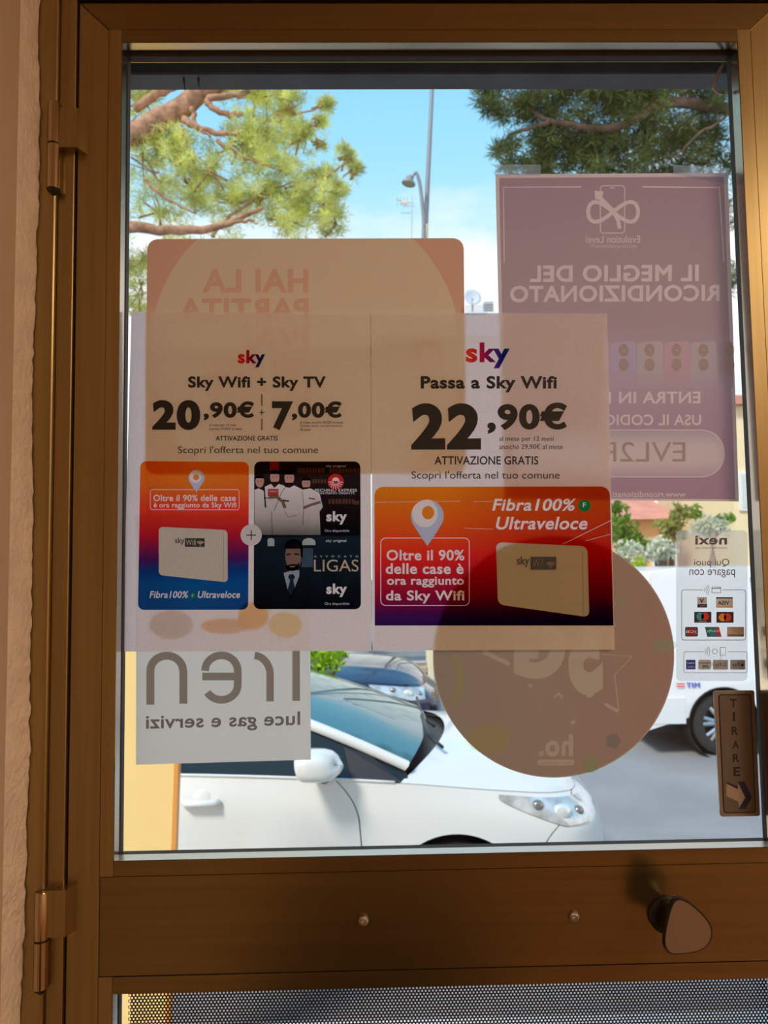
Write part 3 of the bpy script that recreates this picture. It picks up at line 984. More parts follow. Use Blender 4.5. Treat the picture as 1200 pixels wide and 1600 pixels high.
mh = [np.array([zz(435 + 92 * math.cos(a), 930 + 95 * math.sin(a)) for a in np.linspace(math.pi * 1.0, math.pi * 2.0, 16)]), zp((500, 930), (527, 930), (520, 1020), (505, 1010)),
      zp((352, 1100), (395, 1088), (430, 1082), (470, 1088), (490, 1060), (488, 1130), (430, 1152), (365, 1135)), zp((362, 985), (405, 975), (408, 988), (365, 998)), zp((440, 975), (490, 980), (490, 994), (442, 990))]
flat('hair_print', mh, YP - .0002, INK_HAIR, s1, holes=[[zp((395, 1102), (450, 1098), (445, 1112), (400, 1114))]])
flat('shirt_print', [shirt], YP - .0001, ink('shirt_ink', (.52, .58, .62)), s1)
flat('tie_print', [zp((390, 1185), (430, 1180), (450, 1210), (432, 1240), (450, 1340), (408, 1425), (375, 1340), (400, 1240), (380, 1215))], YP - .0002, ink('tie_ink', (.07, .08, .11)), s1)
for q_ in arches:
    flat('window_print', [q_], YP - .0001, ink('pale_window_ink', (.62, .70, .66)), s1)
flat('title_print', text_contours('LIGAS', zb(635, 1038, 1075, 1156)), YP - .0001, INK_GOLD, s1)
flat('panes_print', [panes_], YP - .0001, INK_STEEL, s1)

# ---- right price sheet
s2 = sheet('price_poster', [poly((580.5, 489), (948.5, 490), (960.5, 1015), (582, 1016.5))], Y1 - .0006, PAPER_SKY,
           'backlit paper poster with a large 22,90 euro price above one wide orange picture', 'poster', 'price posters taped side by side')
YQ = Y1 - .0009
BACKING = paper('backing_sheet_paper', (0.12, 0.12, 0.12), (0.80, 0.80, 0.80))
flat('backing_sheet', [poly((228, 542), (577.5, 545), (580, 1016.5), (228, 1017))], Y1 + .0004, BACKING, s1)
flat('backing_sheet', [poly((584, 524), (947, 524), (959.5, 1014.5), (585, 1016))], Y1 - .0002, BACKING, s2)
text('logo_print', 'sky', (728, 535, 796.5, 575.5), YQ, INK_SKY, s2, bold=.035)
text('headline_print', 'Passa a Sky Wifi', (657.5, 587.5, 870, 613), YQ, INK_BLACK, s2, bold=.034)
text('price_print', '22', (642.5, 630, 751.5, 702.5), YQ, INK_BLACK, s2, bold=.05)
text('price_cents_print', ',90€', (761.5, 629, 886, 678), YQ, INK_BLACK, s2, bold=.042)
text('small_print', 'al mese per 12 mesi', (780, 681.7, 865, 691), YQ, INK_SOFT, s2)
text('small_print', 'anziché 29,90€ al mese', (780, 693.5, 879.5, 703), YQ, INK_SOFT, s2)
text('activation_print', 'ATTIVAZIONE GRATIS', (679, 712.7, 841, 726), YQ, INK_BLACK, s2, bold=.014)
text('offer_print', "Scopri l'offerta nel tuo comune", (643, 736, 874.5, 751.5), YQ, INK_SOFT, s2)
card2 = quad_round([(585, 760.7), (952.7, 760), (958.7, 977.3), (585.7, 977.3)], 13, (1, 1, 0, 0))
pin2 = pin_shape(642, 780.7, 693.3, 853)
fo, fi = frame_ring(594.3, 840, 734, 946.7, 8, 1.3)
rt2 = [(775, 847), (918, 853.5), (921, 964.5), (778, 944.5)]
flat('picture_print', [card2], YQ, INK_CARD2, s2, holes=[[pin2], [*fo, fi[0][::-1]],
     text_contours('Oltre il 90%', (604, 859, 725.7, 876), bold=.025), text_contours('delle case è', (602.7, 880, 724.3, 897), bold=.025), text_contours('ora raggiunto', (604.7, 901, 725, 918), bold=.025),
     text_contours('da Sky Wifi', (603, 922.5, 725.7, 943), bold=.025), text_contours('Fibra100%', (769, 779, 900, 798.3), bold=.022, shear=.2), text_contours('Ultraveloce', (775, 807.5, 918, 827.5), bold=.022, shear=.2),
     [quad_round(rt2, 9)], [circle(913.3, 790, 9.3)],
     [stroke([(584, 785), (720, 783)], .5), stroke([(740, 784), (770, 783)], .5), stroke([(880, 850), (957, 812)], .7), stroke([(915, 845), (957, 834)], .5), stroke([(725, 825), (770, 827)], .5)]])
flat('pin_eye_print', [circle(669, 801, 9.5, 10.5)], YQ - .0001, ink('amber_ink', (1.0, .42, .04)), s2)
flat('pin_shade_print', [pin2], YQ - .0001, INK_PINSHADE, s2, holes=[[circle(664, 802, 20, 22)]])
router(s2, rt2, YQ - .0001, (807.7, 869, 827, 886.5), (829.3, 870, 869.3, 890), (832, 873, 851, 886), (860.5, 886.5, 8.5), 1.35)
flat('badge_print', [circle(913.3, 790, 9.3)], YQ - .0001, INK_GREEN, s2, holes=[text_contours('F', (910.6, 785.3, 916, 792.5), bold=.01)])
tape_m = thin_glass('clear_tape', (.86, .92, .97), haze=.25)
flat('tape_strip', [rect(727, 476.5, 762, 492, 2)], YQ - .0002, tape_m, s2)

# ---- white card with red corners (faces the street, so its print shows reversed)
Yc, Yi = -.0016, -.0019
vo_out = quad_round([(230, 373.5), (724.5, 372), (728, 740), (227.5, 742)], 16)
vc = sheet('promotional_card', [vo_out], Yc, CARD_RED, 'white rounded card with red corners reading HAI LA PARTITA IVA reversed', 'sign')
INK_VRED = ink('show_through_red', (.98, .84, .83))
big = circle(477, 548, 243, n=90)
flat('corner_print', [vo_out], Yi, INK_VRED, vc, holes=[[big], [rect(477, 300, 900, 900)]])
flat('corner_print', [vo_out], Yi, INK_VRED, vc, holes=[[big], [rect(100, 300, 477, 900)]])
for s, b in (('HAI LA', (316, 420, 482, 457)), ('PARTITA', (279, 466, 482.5, 500)), ('IVA?', (378, 511, 483, 549)), ('SEI NEL', (318, 558, 484, 593)), ('POSTO', (330, 603, 484.5, 638)), ('GIUSTO', (318, 648, 485, 684))):
    text('slogan_print', s, b, Yi, INK_VRED, vc, mirror=True, bold=.035)
text('company_print', 'vodafone', (539, 539, 630, 556), Yi, ink('show_through_grey', (.88, .87, .87)), vc, mirror=True, bold=.01)
text('company_print', 'business', (553, 561, 630, 577), Yi, ink('show_through_grey', (.88, .87, .87)), vc, mirror=True, bold=.01)
flat('logo_print', [circle(668, 553, 25)], Yi, INK_VRED, vc, holes=[[circle(670, 556, 13)]])

# ---- violet phone poster on the right (reversed)
INK_EVO = ink('show_through_violet', ramp=[(0, (.74, .60, .68)), (.18, (.76, .64, .73)), (.38, (.80, .74, .80)), (.55, (.77, .69, .71)), (.8, (.76, .68, .70)), (1, (.73, .62, .67))], axis='Z')
ev_out = poly((774, 272.5), (1137, 270), (1154.5, 783.5), (786, 780.5))
ev = sheet('phone_poster', [ev_out], -.0016, PAPER_EVO, 'violet poster reading IL MEGLIO DEL RICONDIZIONATO reversed, taped on the right', 'poster')
ev_in = poly((780, 278), (1131, 276), (1149, 780.3), (791, 777.5))
def inf_pts():
    t = np.linspace(0, 2 * math.pi, 60)
    return np.stack([958 + 39 * np.sin(t), 331 + 2 * np.sin(t) * 0 + 31 * np.sin(t) * np.cos(t)], -1)
t_ = inf_pts()
evh = [[stroke(t_[:31], 6)], [stroke(t_[30:], 6)], [stroke([(938, 309), (958, 329), (966, 345), (968, 357)], 6)], [poly((929, 298), (943, 299), (940, 313), (930, 311))],
       [stroke(np.concatenate([arc(943, 295, 5, 5, 180, 270, 5), arc(971, 295, 5, 5, 270, 360, 5), arc(971, 359, 5, 5, 0, 90, 5), arc(943, 359, 5, 5, 90, 180, 5), poly((938, 296))]), 1.6)],
       [rect(953, 292.6, 961, 294.4, .8)],
       text_contours('Evolution Level', (915.7, 368, 1000, 379.5), mirror=True, bold=.012), text_contours('RICONDIZIONATI', (923, 383, 995, 387), mirror=True),
       text_contours('IL MEGLIO DEL', (828, 414.5, 1092, 441), mirror=True, bold=.03, dy=-1.5), text_contours('RICONDIZIONATO', (797, 446.5, 1124.5, 472.5), mirror=True, bold=.03, dy=-2),
       text_contours('ENTRA IN N', (936, 612, 1094.5, 630.5), mirror=True, bold=.025, dy=-.5), text_contours('USA IL CODICE', (934, 647.5, 1095.5, 664.5), mirror=True, bold=.02),
       text_contours('www.ricondizionati.it', (945, 767.5, 1071.5, 777), mirror=True, bold=.015),
       [stroke([(788, 411), (786.5, 292.5), (908, 292)], 2)], [stroke([(1004, 292), (1124, 293), (1131, 409)], 2.6)]]
pill_o, pill_i = rect(800, 671, 1132.5, 746, 34), rect(802, 672.6, 1130.8, 744.4, 33)
pill_t = text_contours('EVL2R', (936, 690.5, 1071, 721.5), mirror=True)
phones = []
for k, x0 in enumerate((911, 953, 995, 1037, 1078.5, 1122)):
    x1 = min(x0 + 42, 1146)
    top = 533 - .02 * k
    phones.append(np.concatenate([poly((x0 + 1, 606), (x0 + 1, top + 5), (x0 + 6, top + 2), (x1 - 8, top)), arc(x1 - 6, top + 9, 5, 9, 270, 360, 6), poly((x1, 606))]))
flat('background_print', [ev_in], -.0019, INK_EVO, ev, holes=evh + [[pill_o]] + [[p] for p in phones])
PH = [(.62, .50, .66), (.60, .50, .80), (.66, .60, .62), (.74, .46, .58), (.62, .58, .64), (.45, .36, .40)]
for k, p in enumerate(phones):
    x = (932, 974.5, 1015, 1057, 1099, 1140)[k]
    lens = [circle(x, 547, 8, 10, n=20), circle(x, 570, 8, 10, n=20)]
    c = PH[k]
    flat('phone_print', [p], -.0019, ink('phone_ink', ramp=[(0, (.80, .74, .80)), (.35, tuple(q * .97 for q in soft(c, .35))), (1, soft(c, .35))], axis='Z'), ev, holes=[lens])
    flat('lens_print', lens, -.0019, ink('lens_ink', (.74, .66, .58)), ev, holes=[[circle(x + 1, 547, 1, n=8)]])
flat('code_plate_print', [pill_i], -.0019, ink('plate_ink', ramp=[(0, (.84, .74, .82)), (.3, (.96, .94, .94)), (.65, (.95, .94, .95)), (1, (.80, .76, .82))], axis='Z'), ev, holes=[pill_t])
flat('code_print', pill_t, -.0019, ink('brown_code_ink', (.74, .65, .58)), ev)
for nm, c in (('tape_strip', [(775, 257), (845, 257), (845, 274), (772, 273)]), ('tape_strip', [(1052, 257), (1139, 264), (1138, 288), (1052, 272)])):
    flat(nm, [poly(*c)], -.0022, tape_m, ev)

# ---- round sign (reversed)
INK_DISC = ink('show_through_wine', ramp=[(0, (.83, .82, .83)), (.45, (.86, .81, .79)), (1, (.88, .74, .72))], axis='X')
disc_o = circle(865, 1026, 188.5, 189, n=120)
hd = sheet('round_sign', [disc_o], -.0016, CARD_DISC, 'round brown backlit sign with 5G reversed in front of the white hatchback', 'sign')
hd_rim = [circle(865, 1026, 186.8, 187.3, n=120)]
dh = [text_contours('G', (803, 960, 884, 1061), mirror=True, bold=.06), text_contours('5', (888, 950, 942, 1086), mirror=True, bold=.06), text_contours('ho.', (842, 1147, 895.5, 1182), mirror=True, bold=.035),
      [rect(840, 1187, 897.5, 1196, 4)], [stroke([(755, 1018), (796, 1038)], 7)], [stroke([(866, 1090), (873, 1083), (879, 1091)], 4)], [poly((915, 1088), (924, 1081), (928, 1087), (921, 1091))],
      [poly((890, 1127), (901, 1125), (895, 1133))], [poly((822, 1069), (832, 1069), (831, 1076))],
      [stroke([(940, 1022), (988, 1026)], 1.2)], [stroke([(988, 1026), (960, 1055), (967, 1110)], 1.6)], [stroke([(945, 1100), (966, 1111)], 5)]]
blobs = [(circle(763, 1155, 33, 23, n=30), (.62, .62, .30)), (circle(923, 1194, 14, n=20), (.50, .60, .34)), (np.concatenate([arc(700, 1060, 24, 45, -60, 60, 14), arc(680, 1062, 34, 50, 50, -50, 14)]), (.62, .66, .34)),
         (circle(958, 1158, 13, n=5), (.36, .36, .42)), (circle(1038, 1008, 20, 10, n=20), (.55, .60, .42)), (circle(970, 940, 14, 9, n=16), (.60, .55, .40))]
flat('background_print', hd_rim, -.0019, INK_DISC, hd, holes=dh + [[b[0]] for b in blobs])
for b, c in blobs:
    flat('shape_print', [b], -.0019, ink('blob_ink', soft(c, .35)), hd, holes=[dh[2]])
flat('caption_print', text_contours('ho mobile', (846, 1189.5, 892, 1193.8), mirror=True), -.0019, ink('caption_ink', (.84, .78, .75)), hd)

# ---- white sheet of the energy company (reversed)
ir = sheet('energy_poster', [poly((213, 804), (484, 802), (485.7, 1187), (212.3, 1195))], -.0028, PAPER_IREN, 'white sheet reading luce gas e servizi reversed, lower left of the glass', 'poster')
INK_BROWN = ink('brown_ink', (.40, .32, .27))
def j(*a): return np.concatenate(a)
iren = [[stroke(j(poly((235, 1101), (235, 1049)), arc(260.5, 1048, 25.5, 23.5, 180, 360, 22), poly((286.5, 1049), (286.5, 1099.5))), 12.4)],
        [stroke(j(arc(346, 1048, 25.5, 24, 180, 360, 22), poly((371.5, 1049), (371.5, 1070)), arc(346, 1070, 25.5, 23.5, 0, 150, 20)), 12.0)],
        [rect(316, 1051, 374, 1063)],
        [stroke(j(poly((422, 1096), (422, 1054)), arc(396, 1054, 26, 30, 0, -86, 14)), 11.6)],
        [rect(456.8, 1016, 468.6, 1095)]]
for k, L in enumerate(iren):
    flat('letter_print', L, -.0030 - .00002 * k, INK_BROWN if k != 2 else INK_BROWN, ir, holes=[iren[1]] if k == 2 else [])
text('tagline_print', 'luce gas e servizi', (228, 1117.5, 469, 1145.5), -.0030, ink('brown_ink', (.28, .21, .18)), ir, mirror=True, bold=.018, dy=-6)
for p, c in ((circle(268, 976, 34, 22), (.55, .52, .55)), (circle(352, 978, 38, 12), (.85, .42, .30)), (circle(396, 962, 24, 22), (.95, .40, .18)), (circle(446, 976, 26, 20), (.90, .66, .34))):
    flat('emblem_print', [p], -.0030, ink('emblem_ink', c), ir)

# ---- clear payment sticker (reversed)
nx = sheet('payment_sticker', [rect(1056.5, 828.5, 1168, 1064, 7)], -.0010, thin_glass('frosted_clear_film', (.95, .95, .96), haze=.42), 'frosted clear sticker listing payment cards, reversed, at the right edge of the glass', 'sticker')
YN = -.0013
INK_N = pbr('grey_sticker_ink', (.17, .16, .17), .6)
INK_NV = pbr('violet_grey_sticker_ink', (.16, .13, .19), .6)
def pr(name, c): return paper(name, c, tuple(q * .35 for q in c))
text('brand_print', 'nexi', (1086, 836.8, 1136, 851), YN, INK_NV, nx, mirror=True, bold=.03)
text('motto_print', 'every day every pay', (1086, 854, 1136, 858.5), YN, INK_N, nx, mirror=True)
text('caption_print', 'Qui puoi', (1084.7, 873, 1139.5, 887), YN, INK_N, nx, mirror=True)
text('caption_print', 'pagare con', (1077, 889.6, 1148.5, 902.5), YN, INK_N, nx, mirror=True)
def outline(x0, y0, x1, y1, r, w, gap):
    a = rect(x0, y0, x1, y1, r)
    i = rect(x0 + w, y0 + w, x1 - w, y1 - w, r - w)
    return [a, i[::-1]], [[rect(gap[0], y0 - 2, gap[1], y0 + 3)]]
o_, h_ = outline(1064.6, 921.3, 1165.5, 1000.5, 4, .9, (1099, 1128.5))
flat('box_print', o_, YN, INK_N, nx, holes=h_)
o_, h_ = outline(1068, 1018, 1167.5, 1051.5, 3, .7, (1101, 1137))
flat('box_print', o_, YN, INK_N, nx, holes=h_)
flat('contactless_print', [stroke(arc(1096, 921.5, r, r * 1.0, -38, 38, 8) * 1.0, .8) for r in (6, 9, 12)], YN, INK_N, nx)
flat('contactless_print', [stroke(arc(1096, 1018, r, r * 1.0, -38, 38, 8), .7) for r in (7, 10, 13)], YN, INK_N, nx)
o_ = [rect(1112, 917, 1126.5, 926.5, 1), rect(1112.8, 917.8, 1125.7, 925.7, .6)[::-1]]
flat('card_icon_print', o_ + [rect(1112.5, 918.8, 1126, 920)], YN, INK_N, nx)
flat('phone_icon_print', [rect(1125, 1011, 1134, 1024.5, 1), rect(1125.6, 1011.7, 1133.4, 1023.8, .6)[::-1], circle(1117, 1018, 4.2), circle(1117, 1018, 3.5)[::-1]], YN, INK_N, nx)
ROUNDEL = [
    ('payment_card_print', rect(1118.8, 934, 1145, 949), (.55, .55, .56), [('VISA', (1121.5, 938.5, 1139.5, 945), (.05, .06, .12), .03)], [(rect(1118.8, 933, 1144.8, 935.2), (.06, .06, .12)), (rect(1119, 947, 1145.2, 949.6), (.62, .45, .28))]),
    ('payment_card_print', rect(1089.5, 933, 1104.5, 949.3), (.50, .49, .51), [('V', (1093, 935.5, 1100, 942.5), (.05, .05, .10), .03), ('PAY', (1093, 945.3, 1101.5, 947.8), (.45, .45, .5), 0)], [(rect(1089.7, 944, 1104.8, 949.4), (.05, .05, .10))]),
    ('payment_card_print', rect(1084.7, 956, 1111.5, 973), (.05, .045, .045), [], [(circle(1094, 963.3, 6), (.08, .42, .62)), (circle(1101.5, 963.3, 6), (.72, .07, .07)), (rect(1091.5, 970.5, 1104, 971.5), (.5, .4, .4))]),
    ('payment_card_print', rect(1119.4, 956, 1146.3, 973), (.05, .045, .045), [], [(circle(1129, 964.7, 6), (.90, .36, .08)), (circle(1136.8, 964.7, 6), (.80, .10, .05))]),
    ('payment_card_print', rect(1070.4, 979.5, 1090.6, 994.7, 2), (.10, .09, .10), [('JCB', (1071.5, 985, 1089, 990), (.8, .8, .8), .02)], [(rect(1077.3, 979.6, 1083.8, 994.6), (.45, .03, .07))]),
    ('payment_card_print', poly((1101.4, 979.5), (1123.5, 979.5), (1127.5, 995), (1105, 995)), (.06, .20, .28), [('UnionPay', (1104.5, 984, 1124, 988.5), (.8, .8, .8), .01)], [(poly((1119, 979.6), (1123.5, 979.6), (1127.4, 994.9), (1121, 994.9)), (.60, .07, .10)), (poly((1101.5, 979.6), (1107, 979.6), (1110, 994.9), (1105, 994.9)), (.03, .24, .20))]),
    ('payment_card_print', rect(1136, 979.5, 1162.5, 994.8), (.50, .38, .26), [('BANCOMAT', (1137, 991, 1161.5, 994.4), (.05, .06, .12), .02), ('PagoBANCOMAT', (1141, 983, 1158, 988), (.62, .55, .45), 0)], []),
    ('payment_service_print', rect(1072, 1031, 1086.7, 1046, 1), (.03, .07, .36), [('nexi', (1074, 1034, 1085, 1037.5), (.7, .7, .8), .02), ('DRIVE', (1074, 1040.5, 1085, 1044), (.6, .6, .75), 0)], []),
    ('payment_service_print', rect(1091, 1031, 1111.3, 1046.3, 3), (.40, .41, .42), [('SAMSUNG', (1093, 1035, 1109.5, 1037), (.05, .05, .06), .02), ('pay', (1097, 1039, 1106.5, 1044.5), (.05, .05, .06), .02)], []),
    ('payment_service_print', rect(1114, 1031, 1137.6, 1046.3, 1.5), (.33, .34, .35), [('G Pay', (1116.5, 1035.5, 1135, 1043), (.10, .10, .11), .01)], []),
    ('payment_service_print', rect(1141, 1031, 1164.6, 1046.3, 1.5), (.33, .34, .35), [('Pay', (1144, 1035.5, 1155.5, 1043), (.06, .06, .07), .01)], [(circle(1160, 1039, 2.1, 2.5, n=14), (.05, .05, .06))]),
]
for nm, shp, c, tx, extra in ROUNDEL:
    b = flat(nm, [shp], YN, pr('sticker_' + nm, c), nx)
    for s_, cc in extra:
        flat('field', [s_], YN - .0001, pr('sticker_field', cc), b)
    for s, bx, cc, bo in tx:
        flat('lettering', text_contours(s, bx, mirror=True, bold=bo), YN - .0002, pr('sticker_lettering', cc), b)
# ---- pull sign
def tz(x, y): return 940 + x / 4.615, 1040 + y / 4.615
def tzp(*p): return np.array([tz(*q) for q in p])
PL = pbr('brushed_silver_plate', (.15, .125, .105), .4, .3)
PLB = pbr('silver_plate_border', (.26, .23, .20), .4, .4)
outl = quad_round([tz(808, 184), tz(1101, 179), tz(1143, 1084), tz(858, 1089)], 3)
Yt = -.0030
m = MB()
m.prism([V(p[0], p[1], Yt) for p in outl], (0, .0022, 0))
ts = m.build('pull_sign', PLB)
tag(ts, 'narrow dark silver sign reading TIRARE with a blue arrow', 'sign')
inn = quad_round([tz(842, 208), tz(1078, 204), tz(1113, 1062), tz(880, 1065)], 4)
flat('plate_print', [inn], Yt - .0002, PL, ts)
_in2 = quad_round([tz(849, 215), tz(1072, 211), tz(1106, 1055), tz(887, 1058)], 3.4)
flat('border_line_print', [inn, _in2[::-1]], Yt - .0004, INK_BLACK, ts)
for ch, cx, y0, y1 in (('T', 950, 240, 302), ('I', 954, 337, 402), ('R', 962, 440, 501), ('A', 966, 542, 598), ('R', 970, 636, 696), ('E', 975, 731, 797)):
    w = 8 if ch == 'I' else 24
    a, b = tz(cx - w, y0), tz(cx + w, y1)
    text('letter_print', ch, (*a, *b), Yt - .0004, INK_BLACK, ts, bold=.025)
NAVY = pbr('navy_ink', (.010, .012, .07), .5)
flat('arrow_side_print', [tzp((978, 836), (1030, 836), (1084, 950), (1036, 1034), (988, 1034), (1038, 952)), tzp((893, 843), (905, 840), (984, 872), (980, 890))], Yt - .0004, NAVY, ts)
flat('arrow_print', [tzp((900, 852), (984, 892), (984, 845), (1036, 952), (990, 1028), (988, 984), (898, 938))], Yt - .0005, pbr('cream_ink', (.36, .28, .21), .5), ts)

# ------------------------------------------------------------------ the street
ASPHALT = pbr('grey_asphalt', (0.29, 0.28, 0.275), 0.85, var=0.14, vscale=1.3, bump=0.5, bscale=45)
PAVING = pbr('pale_concrete_paving', (0.60, 0.58, 0.54), 0.9, var=0.1, vscale=2)
EARTH = pbr('dry_grass_earth', (0.30, 0.30, 0.12), 0.95, var=0.3, vscale=2)
struct(MB().box((-40, 2.3, ROAD_Z - .2), (40, 15.0, ROAD_Z)).build('road', ASPHALT))
struct(MB().box((-40, .162, ROAD_Z - .2), (40, 2.15, ROAD_Z + .13)).build('pavement', PAVING))
struct(MB().box((-40, 2.152, ROAD_Z - .2), (40, 2.298, ROAD_Z + .14), .015).build('kerb', PAVING))
struct(MB().box((-40, 15.15, ROAD_Z - .2), (40, 16.5, ROAD_Z + .12)).build('pavement', PAVING))
struct(MB().box((-40, 15.002, ROAD_Z - .2), (40, 15.148, ROAD_Z + .13), .015).build('kerb', PAVING))
struct(MB().box((-90, 16.502, ROAD_Z - .3), (90, 120, ROAD_Z)).build('ground', EARTH))

CHROME = pbr('chrome', (0.75, 0.76, 0.78), 0.08, 1.0)
TYRE = pbr('tyre_rubber', (0.025, 0.024, 0.024), 0.8, bump=.3, bscale=80)
ALLOY = pbr('silver_alloy', (0.55, 0.56, 0.58), 0.25, 0.9)
DARKGLASS = pbr('tinted_car_glass', (0.012, 0.018, 0.018), 0.03, 0.0, 0.6)
SCREEN = pbr('windscreen_glass', (0.05, 0.16, 0.18), 0.03, 0.0, 0.9, coat=.5)  # cyan of the reflected sky is mixed into the base colour
TRIM = pbr('black_car_trim', (0.02, 0.02, 0.022), 0.45)
LENS = pbr('headlamp_reflector', (0.62, 0.62, 0.61), 0.10, 0.35, coat=1, var=.35, vscale=14)
LENSD = pbr('headlamp_dark_insert', (0.34, 0.31, 0.28), 0.15, 0.6)
BULB = pbr('headlamp_bulb_glass', (0.85, 0.85, 0.82), 0.05, 0.3, coat=1)
AMBER = pbr('amber_lens', (0.75, 0.30, 0.06), 0.2)

def catmull(P, t):
    """P: (n,3) key points, t: values in 0..n-1."""
    P = np.asarray(P, float)
    n = len(P)
    t = np.clip(np.asarray(t, float), 0, n - 1 - 1e-9)
    i = t.astype(int)
    f = (t - i)[..., None]
    g = lambda k: P[np.clip(k, 0, n - 1)]
    a, b, c, d = g(i - 1), g(i), g(i + 1), g(i + 2)
    a = np.where((i - 1 < 0)[..., None], 2 * b - c, a)
    d = np.where((i + 2 > n - 1)[..., None], 2 * c - b, d)
    return .5 * (2 * b + (c - a) * f + (2 * a - 5 * b + 4 * c - d) * f ** 2 + (-a + 3 * b - 3 * c + d) * f ** 3)

KEYS = [
    [(-3.42, .91, .30), (-3.36, .45, .30), (-3.20, .12, .28), (-2.90, .06, .22), (-2.20, .06, .19), (-1.20, .05, .19), (-.40, .05, .19), (.35, .07, .20), (.62, .14, .20), (.78, .38, .20), (.84, .91, .20)],
    [(-3.50, .91, .48), (-3.44, .42, .48), (-3.27, .08, .46), (-2.90, .01, .42), (-2.20, .005, .40), (-1.20, .0, .40), (-.40, .0, .40), (.35, .015, .40), (.66, .08, .42), (.84, .36, .42), (.90, .91, .42)],
    [(-3.50, .91, .68), (-3.44, .42, .68), (-3.28, .08, .68), (-2.90, .0, .66), (-2.20, -.01, .64), (-1.20, 0, .63), (-.40, 0, .62), (.35, .005, .62), (.67, .07, .61), (.84, .36, .60), (.90, .91, .60)],
    [(-3.44, .91, .92), (-3.38, .42, .92), (-3.22, .09, .92), (-2.90, .02, .88), (-2.20, .0, .86), (-1.20, .0, .83), (-.40, .0, .785), (.30, .012, .75), (.64, .07, .72), (.80, .34, .71), (.86, .91, .70)],
    [(-3.36, .91, 1.05), (-3.30, .42, 1.05), (-3.15, .13, 1.05), (-2.90, .08, 1.03), (-2.20, .05, 1.0), (-1.20, .03, .975), (-.40, .02, .935), (.20, .045, .875), (.52, .12, .835), (.70, .36, .80), (.76, .91, .785)],
]
RAIL = [(-.22, .10, 1.005), (-.50, .130, 1.125), (-.78, .17, 1.23), (-1.08, .23, 1.325), (-1.42, .275, 1.375), (-1.85, .285, 1.40), (-2.40, .275, 1.375), (-3.0, .25, 1.26), (-3.28, .22, 1.10)]

